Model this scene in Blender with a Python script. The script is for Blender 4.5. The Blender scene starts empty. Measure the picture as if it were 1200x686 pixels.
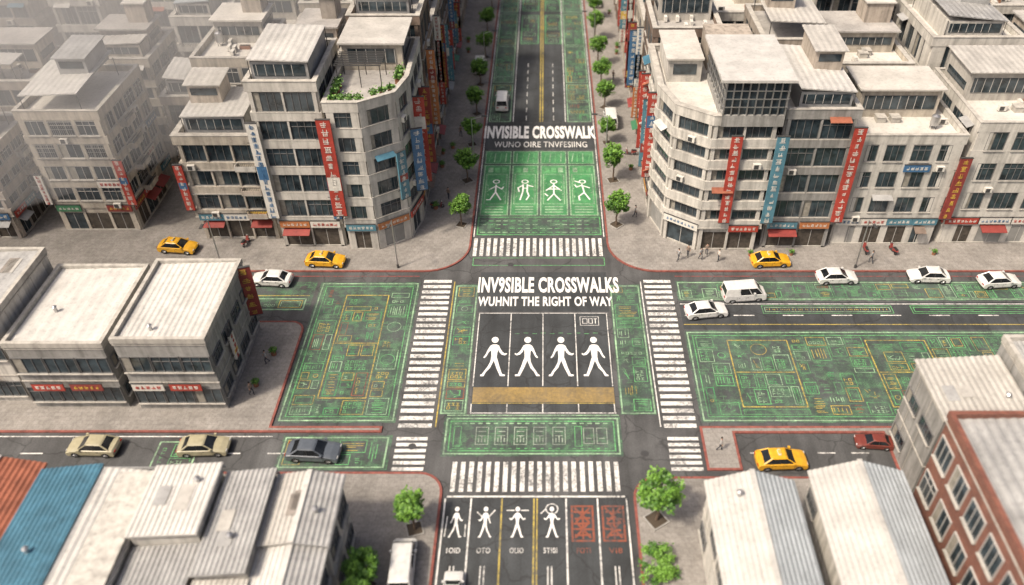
import bpy, math, random
from mathutils import Vector, Matrix
R = random.Random(11)
scene = bpy.context.scene
C = scene.collection
PI = math.pi

# ---------------------------------------------------------------- materials
def nodes(name):
    m = bpy.data.materials.new(name); m.use_nodes = True
    nt = m.node_tree
    return m, nt, nt.nodes['Principled BSDF']

def pos(nt):
    for n in nt.nodes:
        if n.bl_idname == 'ShaderNodeNewGeometry': return n.outputs['Position']
    return nt.nodes.new('ShaderNodeNewGeometry').outputs['Position']

def noise(nt, scale, detail=4, vec=None, stretch=None, rough=.6):
    n = nt.nodes.new('ShaderNodeTexNoise'); n.inputs['Scale'].default_value = scale
    n.inputs['Detail'].default_value = detail; n.inputs['Roughness'].default_value = rough
    v = vec or pos(nt)
    if stretch:
        mp = nt.nodes.new('ShaderNodeMapping'); mp.inputs['Scale'].default_value = stretch
        nt.links.new(v, mp.inputs['Vector']); v = mp.outputs[0]
    nt.links.new(v, n.inputs['Vector'])
    return n.outputs['Fac']

def mrange(nt, s, a, b, c, d):
    n = nt.nodes.new('ShaderNodeMapRange')
    nt.links.new(s, n.inputs[0])
    for i, x in enumerate((a, b, c, d)): n.inputs[i+1].default_value = x
    return n.outputs[0]

def mul(nt, a, b):
    n = nt.nodes.new('ShaderNodeMath'); n.operation = 'MULTIPLY'
    nt.links.new(a, n.inputs[0])
    if isinstance(b, (int, float)): n.inputs[1].default_value = b
    else: nt.links.new(b, n.inputs[1])
    return n.outputs[0]

def mixc(nt, f, a, b):
    n = nt.nodes.new('ShaderNodeMix'); n.data_type = 'RGBA'
    if isinstance(f, (int, float)): n.inputs[0].default_value = f
    else: nt.links.new(f, n.inputs[0])
    for i, x in ((6, a), (7, b)):
        if isinstance(x, tuple): n.inputs[i].default_value = (*x[:3], 1)
        else: nt.links.new(x, n.inputs[i])
    return n.outputs[2]

def scalec(nt, col, f):
    n = nt.nodes.new('ShaderNodeVectorMath'); n.operation = 'SCALE'
    if isinstance(col, tuple): n.inputs[0].default_value = col[:3]
    else: nt.links.new(col, n.inputs[0])
    nt.links.new(f, n.inputs['Scale'])
    return n.outputs[0]

def bump(nt, bs, h, st, dist=.05):
    b = nt.nodes.new('ShaderNodeBump'); b.inputs['Strength'].default_value = st
    b.inputs['Distance'].default_value = dist
    nt.links.new(h, b.inputs['Height']); nt.links.new(b.outputs[0], bs.inputs['Normal'])

def MAT(name, col, rough=.8, metal=0, var=.15, scale=.6, streak=0, bmp=0, bscale=12, rnd=0, dirt=0):
    m, nt, bs = nodes(name)
    f = mrange(nt, noise(nt, scale, 5), .3, .7, 1-var, 1+var)
    if streak:
        s = noise(nt, 1, 4, stretch=(1.6, 1.6, .13))
        f = mul(nt, f, mrange(nt, s, .42, .68, 1, 1-streak))
    if dirt:
        s = noise(nt, 2.7, 8, rough=.75)
        f = mul(nt, f, mrange(nt, s, .5, .7, 1, 1-dirt))
    if rnd:
        oi = nt.nodes.new('ShaderNodeObjectInfo')
        f = mul(nt, f, mrange(nt, oi.outputs['Random'], 0, 1, 1-rnd, 1+rnd))
    nt.links.new(scalec(nt, col, f), bs.inputs['Base Color'])
    bs.inputs['Roughness'].default_value = rough; bs.inputs['Metallic'].default_value = metal
    if bmp: bump(nt, bs, noise(nt, bscale, 4), bmp)
    return m

def asphalt_col(nt, base=(.055, .058, .061)):
    f = mrange(nt, noise(nt, .18, 6), .3, .7, .62, 1.4)
    f = mul(nt, f, mrange(nt, noise(nt, 9, 3), .3, .7, .75, 1.25))
    f = mul(nt, f, mrange(nt, noise(nt, 1, 5, stretch=(.9, .06, 1)), .35, .7, 1.2, .72))
    return scalec(nt, base, f)

def ASPH(name, base):
    m, nt, bs = nodes(name)
    c = asphalt_col(nt, base)
    v = nt.nodes.new('ShaderNodeTexVoronoi'); v.feature = 'DISTANCE_TO_EDGE'; v.inputs['Scale'].default_value = .22
    nz = nt.nodes.new('ShaderNodeTexNoise'); nz.inputs['Scale'].default_value = .8
    nt.links.new(pos(nt), nz.inputs['Vector'])
    add = nt.nodes.new('ShaderNodeVectorMath'); nt.links.new(pos(nt), add.inputs[0]); nt.links.new(nz.outputs['Color'], add.inputs[1])
    nt.links.new(add.outputs[0], v.inputs['Vector'])
    c = mixc(nt, mrange(nt, v.outputs['Distance'], 0, .02, .6, 0), c, (.015, .015, .015))
    nt.links.new(c, bs.inputs['Base Color']); bs.inputs['Roughness'].default_value = .82
    bump(nt, bs, noise(nt, 25, 3), .3, .02)
    return m

def PAINT(name, col, wear=.5, rough=.6, soft=.08, mx=.85):
    m, nt, bs = nodes(name)
    a = asphalt_col(nt)
    w = noise(nt, 3.2, 9, rough=.8)
    big = noise(nt, .35, 4)
    ad = nt.nodes.new('ShaderNodeMath'); ad.operation = 'MULTIPLY_ADD'
    nt.links.new(big, ad.inputs[0]); ad.inputs[1].default_value = .5; nt.links.new(w, ad.inputs[2])
    th = .95-.28*wear
    f = mrange(nt, ad.outputs[0], th-soft, th+soft, 0, mx)
    c = scalec(nt, col, mrange(nt, noise(nt, 1.5, 6), .3, .7, .75, 1.1))
    nt.links.new(mixc(nt, f, c, a), bs.inputs['Base Color'])
    bs.inputs['Roughness'].default_value = rough
    return m

def GREEN(name, g, amt, line, lo=.1):
    m, nt, bs = nodes(name)
    a = asphalt_col(nt)
    n1 = noise(nt, .3, 8, rough=.75)
    c = mixc(nt, mrange(nt, n1, .4, .68, amt*lo, amt), a, g)
    for sc, off, w in ((.55, .5, .02), (1.7, .37, .04), (3.1, .43, .045)):
        b = nt.nodes.new('ShaderNodeTexBrick'); b.inputs['Scale'].default_value = sc
        b.offset = off; b.inputs['Mortar Size'].default_value = w; b.inputs['Mortar Smooth'].default_value = .3
        b.inputs['Bias'].default_value = 0
        b.inputs['Color1'].default_value = b.inputs['Color2'].default_value = (0, 0, 0, 1)
        b.inputs['Mortar'].default_value = (1, 1, 1, 1)
        nt.links.new(pos(nt), b.inputs['Vector'])
        msk = mul(nt, b.outputs['Color'], mrange(nt, noise(nt, .7+sc*.1, 6), .5, .66, 0, .45))
        c = mixc(nt, msk, c, line)
    nt.links.new(c, bs.inputs['Base Color']); bs.inputs['Roughness'].default_value = .75
    return m

def PAVE(name, col, sc=1.2):
    m, nt, bs = nodes(name)
    b = nt.nodes.new('ShaderNodeTexBrick'); b.inputs['Scale'].default_value = sc
    b.inputs['Color1'].default_value = (1, 1, 1, 1); b.inputs['Color2'].default_value = (.88, .87, .86, 1)
    b.inputs['Mortar'].default_value = (.75, .74, .72, 1); b.inputs['Mortar Size'].default_value = .02
    b.inputs['Brick Width'].default_value = .6; b.inputs['Row Height'].default_value = .6
    nt.links.new(pos(nt), b.inputs['Vector'])
    f = mrange(nt, noise(nt, .22, 8, rough=.75), .3, .7, .65, 1.22)
    f = mul(nt, f, mrange(nt, noise(nt, 3.5, 7, rough=.8), .45, .7, 1.06, .65))
    c = nt.nodes.new('ShaderNodeVectorMath'); c.operation = 'MULTIPLY'
    nt.links.new(b.outputs['Color'], c.inputs[0]); c.inputs[1].default_value = col
    nt.links.new(scalec(nt, c.outputs[0], f), bs.inputs['Base Color'])
    bs.inputs['Roughness'].default_value = .85
    return m

def BRICK(name):
    m, nt, bs = nodes(name)
    sp = nt.nodes.new('ShaderNodeSeparateXYZ'); nt.links.new(pos(nt), sp.inputs[0])
    ad = nt.nodes.new('ShaderNodeMath'); nt.links.new(sp.outputs[0], ad.inputs[0]); nt.links.new(sp.outputs[1], ad.inputs[1])
    cb = nt.nodes.new('ShaderNodeCombineXYZ'); nt.links.new(ad.outputs[0], cb.inputs[0]); nt.links.new(sp.outputs[2], cb.inputs[1])
    b = nt.nodes.new('ShaderNodeTexBrick'); b.inputs['Scale'].default_value = 2.2
    b.inputs['Color1'].default_value = (.22, .08, .052, 1); b.inputs['Color2'].default_value = (.15, .052, .038, 1)
    b.inputs['Mortar'].default_value = (.18, .14, .11, 1)
    nt.links.new(cb.outputs[0], b.inputs['Vector'])
    nt.links.new(scalec(nt, b.outputs['Color'], mrange(nt, noise(nt, .8, 5), .3, .7, .7, 1.2)), bs.inputs['Base Color'])
    bs.inputs['Roughness'].default_value = .85
    return m

W_WHITE = MAT('white_stucco', (.53, .51, .465), var=.12, streak=.38, rnd=.08, dirt=.25)
W_CREAM = MAT('cream_stucco', (.48, .435, .365), var=.14, streak=.38, rnd=.1, dirt=.28)
W_BEIGE = MAT('beige_stucco', (.4, .35, .295), var=.16, streak=.4, rnd=.12, dirt=.28)
W_GREY = MAT('grey_render', (.3, .295, .28), var=.15, streak=.4, rnd=.1, dirt=.28)
W_DARK = MAT('dark_tile', (.2, .15, .12), var=.2, streak=.3, rnd=.15, dirt=.2)
W_BRICK = BRICK('red_brick')
TRIM = MAT('trim_concrete', (.43, .41, .37), var=.14, streak=.3, dirt=.25)
ROOF_L = MAT('pale_roof_screed', (.5, .48, .44), var=.18, scale=.35, dirt=.3, rnd=.1)
ROOF_M = MAT('grey_roof_screed', (.35, .335, .315), var=.25, scale=.4, dirt=.4, rnd=.1)
METAL_L = MAT('pale_sheet_metal', (.48, .47, .445), rough=.5, var=.15, scale=.5, dirt=.3, rnd=.08)
METAL_M = MAT('beige_grey_sheet_metal', (.41, .395, .365), rough=.5, var=.17, scale=.5, dirt=.3, rnd=.06)
METAL_G = MAT('grey_sheet_metal', (.31, .31, .305), rough=.5, var=.22, scale=.5, dirt=.35, rnd=.06)
METAL_C = MAT('cool_grey_sheet_metal', (.33, .36, .38), rough=.45, var=.15, scale=.5, dirt=.3)
METAL_B = MAT('brown_sheet_metal', (.24, .215, .19), rough=.6, var=.35, scale=.7, dirt=.4)
METAL_BL = MAT('blue_sheet_metal', (.05, .14, .2), rough=.5, var=.3, dirt=.4)
METAL_R = MAT('rust_sheet_metal', (.27, .09, .05), rough=.7, var=.3, dirt=.4)
STEEL = MAT('steel', (.45, .45, .45), rough=.35, metal=.8, var=.1)
DSTEEL = MAT('dark_steel', (.07, .07, .07), rough=.5, metal=.3, var=.1)
FRAME = MAT('window_frame', (.4, .39, .37), rough=.5, var=.1)
FRAME_D = MAT('dark_window_frame', (.13, .13, .13), rough=.5, var=.1)
CURT = MAT('curtain', (.25, .235, .2), var=.3, scale=2)
def GLASS(name, col):
    m, nt, bs = nodes(name)
    nt.links.new(scalec(nt, col, mrange(nt, noise(nt, .9, 3), .3, .7, .4, 1.8)), bs.inputs['Base Color'])
    bs.inputs['Roughness'].default_value = .12; bs.inputs['Specular IOR Level'].default_value = .6
    return m
GLS = GLASS('window_glass', (.028, .04, .048))
CARGL = GLASS('car_glass', (.012, .014, .016))
SHOP = MAT('shop_interior', (.06, .05, .04), var=.5, scale=2)
SHUT = MAT('roller_shutter', (.24, .24, .23), rough=.5, var=.2)
RED = MAT('sign_red', (.36, .05, .035), rough=.5, var=.25, dirt=.35)
REDD = MAT('sign_dark_red', (.24, .045, .038), rough=.5, var=.2, dirt=.3)
BLUE = MAT('sign_blue', (.05, .13, .25), rough=.5, var=.2, dirt=.3)
TEAL = MAT('sign_teal', (.08, .2, .26), rough=.5, var=.2, dirt=.3)
ORNG = MAT('sign_orange', (.42, .16, .06), rough=.5, var=.15, dirt=.3)
YEL = MAT('sign_yellow', (.55, .37, .07), rough=.5, var=.15, dirt=.2)
SWHITE = MAT('sign_white', (.6, .58, .53), rough=.5, var=.1, dirt=.2)
SGREEN = MAT('sign_green', (.05, .18, .09), rough=.5, var=.1, dirt=.2)
BLACK = MAT('black_rubber', (.018, .018, .018), rough=.7, var=.1)
KERB = MAT('red_kerb', (.22, .07, .055), var=.3, scale=2, dirt=.5)
KERBG = MAT('grey_kerb', (.3, .29, .27), var=.2, scale=2, dirt=.4)
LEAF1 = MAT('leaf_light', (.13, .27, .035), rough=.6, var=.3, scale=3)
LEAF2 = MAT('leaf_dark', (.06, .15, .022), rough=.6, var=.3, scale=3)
BARK = MAT('bark', (.12, .085, .06), var=.25, scale=6)
SOIL = MAT('soil', (.06, .045, .03))
TERRA = MAT('terracotta', (.24, .11, .06))
ASPHM = ASPH('asphalt', (.066, .067, .068))
ASPHD = ASPH('dark_asphalt', (.04, .044, .047))
PAVM = PAVE('paving', (.265, .25, .232))
PWHITE = PAINT('white_road_paint', (.72, .71, .68), wear=.55)
PLETTER = PAINT('lettering_paint', (.82, .81, .78), wear=.0)
PFAINT = PAINT('faint_white_road_paint', (.5, .6, .48), wear=1.0, soft=.2)
PYEL = PAINT('yellow_road_paint', (.55, .42, .08), wear=.75, soft=.12)
PGREEN = PAINT('green_road_paint', (.15, .52, .18), wear=.8, soft=.14)
PGREEN2 = PAINT('solid_green_road_paint', (.06, .36, .11), wear=.7, soft=.12)
PPALE = PAINT('pale_green_road_paint', (.37, .6, .36), wear=.78, soft=.14)
PORNG = PAINT('red_brown_road_paint', (.26, .075, .04), wear=.6)
PRED = PAINT('red_road_paint', (.3, .05, .04), wear=.7)
POCH = PAINT('ochre_road_paint', (.46, .31, .09), wear=1.0, soft=.3)
ZONE = GREEN('green_washed_asphalt', (.03, .14, .06), .3, (.16, .42, .18))
ZONE2 = GREEN('faint_green_asphalt', (.03, .13, .055), .2, (.13, .4, .16))
PANEL = GREEN('green_panel_paint', (.045, .27, .085), .85, (.2, .5, .22), .6)

# ---------------------------------------------------------------- mesh builder
class MB:
    def __init__(s): s.v = []; s.f = []; s.m = []; s.mats = []
    def mi(s, mat):
        if mat not in s.mats: s.mats.append(mat)
        return s.mats.index(mat)
    def add(s, vs, fs, mat):
        o = len(s.v); s.v += [tuple(v) for v in vs]
        i = s.mi(mat)
        for f in fs: s.f.append([o+k for k in f]); s.m.append(i)
    def box(s, x0, x1, y0, y1, z0, z1, mat):
        vs = [(x, y, z) for z in (z0, z1) for y in (y0, y1) for x in (x0, x1)]
        s.add(vs, [(0, 2, 3, 1), (4, 5, 7, 6), (0, 1, 5, 4), (2, 6, 7, 3), (0, 4, 6, 2), (1, 3, 7, 5)], mat)
    def obox(s, px, py, ang, x0, x1, y0, y1, z0, z1, mat):
        c, n = math.cos(ang), math.sin(ang)
        vs = [(px+x*c-y*n, py+x*n+y*c, z) for z in (z0, z1) for y in (y0, y1) for x in (x0, x1)]
        s.add(vs, [(0, 2, 3, 1), (4, 5, 7, 6), (0, 1, 5, 4), (2, 6, 7, 3), (0, 4, 6, 2), (1, 3, 7, 5)], mat)
    def prism(s, poly, z0, z1, mat):
        n = len(poly)
        vs = [(x, y, z0) for x, y in poly]+[(x, y, z1) for x, y in poly]
        fs = [tuple(range(n, 2*n)), tuple(reversed(range(n)))]
        fs += [(i, (i+1) % n, n+(i+1) % n, n+i) for i in range(n)]
        s.add(vs, fs, mat)
    def ring(s, po, pi, z0, z1, mat):
        n = len(po)
        vs = [(x, y, z) for z in (z0, z1) for P in (po, pi) for x, y in P]
        fs = []
        for i in range(n):
            j = (i+1) % n
            fs += [(i, j, 2*n+j, 2*n+i), (n+j, n+i, 3*n+i, 3*n+j), (2*n+i, 2*n+j, 3*n+j, 3*n+i), (j, i, n+i, n+j)]
        s.add(vs, fs, mat)
    def beam(s, p, q, r, mat, n=6, r2=None):
        p = Vector(p); q = Vector(q); r2 = r if r2 is None else r2
        d = (q-p).normalized()
        a = d.orthogonal().normalized(); b = d.cross(a)
        vs = []
        for c, rr in ((p, r), (q, r2)):
            for i in range(n):
                t = 2*PI*(i+.5)/n
                vs.append(c+a*math.cos(t)*rr+b*math.sin(t)*rr)
        fs = [(i, (i+1) % n, n+(i+1) % n, n+i) for i in range(n)]
        fs += [tuple(reversed(range(n))), tuple(range(n, 2*n))]
        s.add(vs, fs, mat)
    def quad(s, x0, x1, y0, y1, z, mat):
        s.add([(x0, y0, z), (x1, y0, z), (x1, y1, z), (x0, y1, z)], [(0, 1, 2, 3)], mat)
    def stroke(s, x0, y0, x1, y1, w, z, mat):
        d = Vector((x1-x0, y1-y0)).normalized(); n = Vector((-d.y, d.x))*w/2; e = d*w*.35
        s.add([(x0-e.x-n.x, y0-e.y-n.y, z), (x1+e.x-n.x, y1+e.y-n.y, z), (x1+e.x+n.x, y1+e.y+n.y, z), (x0-e.x+n.x, y0-e.y+n.y, z)], [(0, 1, 2, 3)], mat)
    def mesh(s, name, smooth=False):
        me = bpy.data.meshes.new(name)
        me.from_pydata(s.v, [], s.f)
        for m in s.mats: me.materials.append(m)
        me.polygons.foreach_set('material_index', s.m)
        if smooth: me.polygons.foreach_set('use_smooth', [True]*len(s.f))
        me.update()
        return me

def OBJ(name, me, parent=None, loc=(0, 0, 0), rot=0, label=None, cat=None, group=None, kind=None, scale=None):
    o = bpy.data.objects.new(name, me)
    C.objects.link(o)
    o.location = loc; o.rotation_euler = (0, 0, rot)
    if scale: o.scale = scale
    if parent: o.parent = parent
    if label: o['label'] = label
    if cat: o['category'] = cat
    if group: o['group'] = group
    if kind: o['kind'] = kind
    return o

def offset(poly, d):
    n = len(poly); out = []
    for i in range(n):
        p0, p1, p2 = Vector(poly[i-1]), Vector(poly[i]), Vector(poly[(i+1) % n])
        e1 = (p1-p0).normalized(); e2 = (p2-p1).normalized()
        n1 = Vector((e1.y, -e1.x)); n2 = Vector((e2.y, -e2.x))
        v = p1+(n1+n2)*(d/(1+n1.dot(n2)))
        out.append((v.x, v.y))
    return out

def rect(x0, x1, y0, y1): return [(x0, y0), (x1, y0), (x1, y1), (x0, y1)]
def arc(cx, cy, r, a0, a1, n):
    return [(cx+r*math.cos(math.radians(a0+(a1-a0)*i/n)), cy+r*math.sin(math.radians(a0+(a1-a0)*i/n))) for i in range(n+1)]

# ---------------------------------------------------------------- setting
mb = MB(); mb.quad(-600, 600, -200, 900, 0, MAT('dry_ground', (.26, .23, .195), var=.3, scale=.1))
OBJ('ground', mb.mesh('ground'), kind='structure')
mb = MB(); mb.quad(-110, 110, -30, 210, .004, ASPHM)
OBJ('road', mb.mesh('road'), kind='structure')

def block(poly, name='pavement', kerb=KERB):
    mb = MB()
    mb.prism(offset(poly, -.22), .006, .12, PAVM)
    o = OBJ(name, mb.mesh(name), kind='structure')
    mb = MB(); mb.ring(poly, offset(poly, -.219), .005, .14, kerb)
    OBJ('kerb', mb.mesh('kerb'), kind='structure')
block(arc(-13, 78.2, 5, -90, 0, 10)+[(-8, 208), (-108, 208), (-108, 73.2)])
block([(108, 73.2), (108, 208), (8, 208)]+arc(13.5, 78.7, 5.5, 180, 270, 10))
block([(-108, 49.6), (-14.2, 49.6), (-14.2, 50.3), (-24.4, 50.3)]+arc(-25.9, 63.3, 1.5, 0, 90, 5)+[(-108, 64.8)])
block([(-108, -28), (-8, -28)]+arc(-10.2, 42.9, 2.2, 0, 90, 6)+[(-108, 45.1)])
block([(8.2, -28), (108, -28), (108, 44.6)]+arc(10.4, 42.4, 2.2, 90, 180, 6))
block([(14.9, 45.3), (18, 45.3), (18, 49.5), (31.5, 49.5), (31.5, 44.75), (108, 44.75), (108, 50.3), (14.9, 50.3)])

# ---------------------------------------------------------------- road paint
Z1, Z2, Z3, Z4 = .008, .012, .016, .020
def zone(x0, x1, y0, y1, mat, name='road_surface', z=Z1):
    mb = MB(); mb.quad(x0, x1, y0, y1, z, mat)
    return OBJ(name, mb.mesh(name), kind='structure')
zone(-7.6, 7.6, 80.2, 100.3, ZONE)
zone(-7.9, 7.9, 100.6, 108.2, ASPHD)
zone(-7.6, -4.2, 108.4, 121, ZONE2); zone(3.9, 7.6, 108.4, 121, ZONE)
zone(-4.1, 3.8, 108.4, 200, ASPHD)
zone(-7.6, -4.2, 121.2, 200, ZONE); zone(3.9, 7.6, 121.2, 200, ZONE)
zone(-9.2, -6.6, 51.8, 71, ZONE); zone(7.8, 11.2, 51.8, 71, ZONE)
zone(-6.5, 7.6, 66.4, 73.2, ASPHD); zone(-6.3, 7.4, 51.9, 66.2, ASPHD)
zone(-8.6, 7.7, 46.9, 51.6, ZONE)
zone(-24.2, -13.1, 50.8, 71.4, ZONE)
zone(15.2, 75, 68.2, 71.6, ZONE); zone(15.2, 75, 50.8, 63.4, ZONE)
zone(15.2, 75, 63.6, 68, ASPHD)
zone(-7.8, 7.8, -20, 42.7, ASPHD)
zone(-23, -13.1, 45.4, 49.3, ZONE2)
zone(-48, -24.6, 66.5, 71.5, ZONE2)

def paint(name, mb, label, cat, group=None):
    return OBJ(name, mb.mesh(name), label=label, cat=cat, group=group)

def zebra(x0, x1, y0, y1, along, n, duty=.55, label='white striped zebra crossing painted on dark asphalt'):
    mb = MB()
    L = (x1-x0) if along == 'x' else (y1-y0)
    st = L/n
    for i in range(n):
        j = R.uniform(-.03, .03)
        if along == 'x': mb.quad(x0+i*st, x0+(i+duty)*st, y0+j, y1+j, Z3, PWHITE)
        else: mb.quad(x0+j, x1+j, y0+i*st, y0+(i+duty)*st, Z3, PWHITE)
    paint('zebra_crossing', mb, label, 'crosswalk', 'zebra crossings around the junction')
zebra(-7.7, 7.8, 76.2, 79.7, 'x', 20)
zebra(-7.4, 7.5, 43.1, 46.3, 'x', 20)
zebra(-12.8, -9.7, 50.2, 72.2, 'y', 24)
zebra(11.7, 14.7, 50.2, 72.2, 'y', 24)
zebra(-12.7, -9.9, 45.3, 49.4, 'y', 6)
zebra(11.8, 14.6, 45.3, 49.4, 'y', 6)

def outl(mb, x0, x1, y0, y1, w, mat, z=Z3):
    mb.quad(x0, x1, y0, y0+w, z, mat); mb.quad(x0, x1, y1-w, y1, z, mat)
    mb.quad(x0, x0+w, y0+w, y1-w, z, mat); mb.quad(x1-w, x1, y0+w, y1-w, z, mat)

FIG = [(-.04, .79), (.04, .79), (.08, .76), (.11, .68), (.15, .6), (.2, .55), (.225, .57), (.24, .545), (.2, .51), (.14, .53), (.095, .59), (.07, .66), (.058, .6), (.05, .46), (.075, .38),
       (.105, .25), (.165, .05), (.22, .035), (.215, 0), (.13, 0), (.055, .2), (0, .38), (-.035, .28), (-.06, .2), (-.13, .1), (-.17, 0), (-.23, 0),
       (-.23, .03), (-.195, .05), (-.16, .13), (-.11, .22), (-.065, .34), (-.05, .48), (-.06, .64), (-.1, .6), (-.145, .48), (-.18, .44), (-.2, .46), (-.165, .52), (-.12, .67), (-.08, .76)]
FIGU = [(-.04, .79), (.04, .79), (.1, .74), (.2, .6), (.27, .62), (.28, .58), (.2, .55), (.09, .65), (.05, .55), (.045, .44), (.09, .3),
       (.17, .05), (.22, .03), (.21, 0), (.13, 0), (.045, .22), (0, .34), (-.045, .22), (-.13, 0), (-.21, 0), (-.22, .03), (-.17, .05), (-.09, .3), (-.045, .44),
       (-.05, .55), (-.09, .65), (-.2, .55), (-.28, .58), (-.27, .62), (-.2, .6), (-.1, .74)]
def figure(mb, cx, y0, h, mat, z=Z3, sx=1.0, flip=1, F=None):
    F = F or FIG; n = len(F)
    mb.add([(cx+x*h*sx*flip, y0+y*h, z) for x, y in F], [tuple(range(n))], mat)
    mb.add([(cx+math.cos(t*PI/8)*.062*h, y0+.91*h+math.sin(t*PI/8)*.078*h, z) for t in range(16)], [tuple(range(16))], mat)

def ringc(mb, cx, cy, r, w, mat, z=Z3, n=20):
    vs = []
    for i in range(n):
        a = 2*PI*i/n
        vs += [(cx+math.cos(a)*r, cy+math.sin(a)*r, z), (cx+math.cos(a)*(r-w), cy+math.sin(a)*(r-w), z)]
    mb.add(vs, [(2*i, (2*i+2) % (2*n), (2*i+3) % (2*n), 2*i+1) for i in range(n)], mat)

STK = [
    [(0, .72, 0, .38), (0, .66, -.2, .5), (0, .66, .2, .52), (0, .38, -.16, .02), (0, .38, .18, .02), (-.16, .02, -.26, .02), (.2, .52, .24, .62)],
    [(-.06, .74, -.06, .4), (.08, .74, .08, .4), (-.06, .7, -.22, .58), (-.22, .58, -.18, .4), (.08, .7, .26, .64), (-.06, .4, -.14, .02), (.08, .4, .14, .2), (.14, .2, .06, .02), (-.05, .56, .07, .56)],
    [(0, .78, 0, .3), (0, .7, -.24, .46), (0, .7, .24, .46), (0, .3, -.2, .0), (0, .3, .2, .0), (-.14, .52, .14, .52), (-.2, .2, -.28, .3)],
    [(-.02, .74, .04, .36), (-.02, .7, -.2, .62), (-.2, .62, -.26, .74), (.0, .68, .22, .58), (.04, .36, -.14, .18), (-.14, .18, -.12, .0), (.04, .36, .2, .04), (-.1, .84, -.24, .9)]]
def glyphman(mb, cx, y0, h, k, mat, w=.2, sx=1.0):
    for i, (a, b, c, d) in enumerate(STK[k]):
        mb.stroke(cx+a*h*sx, y0+b*h, cx+c*h*sx, y0+d*h, w, Z3+.0008*(i+1), mat)
    for i in range(9):
        s = R.choice((-1, 1)); x, y = cx+s*R.uniform(.18, .25)*h, y0+R.uniform(.0, .98)*h
        mb.stroke(x, y, x+R.uniform(-.25, .25), y+R.uniform(-.45, .45), w*.6, Z3+.0008*(i+12), PPALE)
    ringc(mb, cx, y0+.88*h, .095*h, w*.8, mat)

def pick(): return R.choices((PGREEN, PPALE, PYEL, PGREEN2, PORNG), (44, 22, 23, 9, 2))[0]
def cell(mb, x0, x1, y0, y1):
    w, h = x1-x0, y1-y0
    if w < .4 or h < .4: return
    c = pick(); t = R.uniform(.05, .09); k = R.random()
    if R.random() < .65: outl(mb, x0, x1, y0, y1, t, c)
    m = .22
    a0, a1, b0, b1 = x0+m, x1-m, y0+m, y1-m
    if a1-a0 < .3 or b1-b0 < .3: return
    if k < .25:
        c2 = pick(); y = b0
        while y < b1-.1:
            s = R.uniform(0, .25)*(a1-a0); e = R.uniform(0, .4)*(a1-a0)
            mb.quad(a0+s, a1-e, y, y+.07, Z3, c2); y += R.choice((.18, .25, .36))
    elif k < .38:
        c2 = pick(); x = a0
        while x < a1-.1:
            s = R.uniform(0, .25)*(b1-b0); e = R.uniform(0, .3)*(b1-b0)
            mb.quad(x, x+.07, b0+s, b1-e, Z3, c2); x += R.choice((.18, .28, .38))
    elif k < .45:
        c2 = pick(); outl(mb, a0, a1, b0, b1, .06, c2)
        if a1-a0 > 1.1 and b1-b0 > 1.1: outl(mb, a0+.3, a1-.3, b0+.3, b1-.3, .06, pick())
    elif k < .82:
        c2 = pick(); y = b0
        while y < b1-.36:
            x = a0
            while x < a1-.33:
                q = R.random()
                if q < .35: outl(mb, x, x+.32, y, y+.35, .06, c2)
                elif q < .65:
                    mb.quad(x, x+.33, y, y+.06, Z3, c2); mb.quad(x+.14, x+.2, y+.06, y+.28, Z3, c2); mb.quad(x+.02, x+.32, y+.28, y+.34, Z3, c2)
                elif q < .92:
                    mb.quad(x, x+.06, y, y+.37, Z3, c2); mb.quad(x+.06, x+.3, y+.16, y+.22, Z3, c2)
                x += .43
            y += .48
    elif k < .95:
        c2 = pick()
        for i in range(R.randint(3, 7)): mb.stroke(R.uniform(a0, a1), R.uniform(b0, b1), R.uniform(a0, a1), R.uniform(b0, b1)+.01, .06, Z3+.0008*(i+1), c2)
    else:
        r = min(a1-a0, b1-b0)/2
        ringc(mb, (a0+a1)/2, (b0+b1)/2, r, .07, pick())

def circuit(mb, x0, x1, y0, y1, mn=1.6, gap=.16):
    w, h = x1-x0, y1-y0
    if (w < mn*2 and h < mn*2) or (w*h < 6 and R.random() < .25) or w < .9 or h < .9:
        if R.random() < .88: cell(mb, x0, x1, y0, y1)
        return
    f = R.uniform(.3, .7)
    if w*R.uniform(.7, 1.3) > h:
        xm = x0+w*f; circuit(mb, x0, xm-gap/2, y0, y1, mn, gap); circuit(mb, xm+gap/2, x1, y0, y1, mn, gap)
    else:
        ym = y0+h*f; circuit(mb, x0, x1, y0, ym-gap/2, mn, gap); circuit(mb, x0, x1, ym+gap/2, y1, mn, gap)

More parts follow.
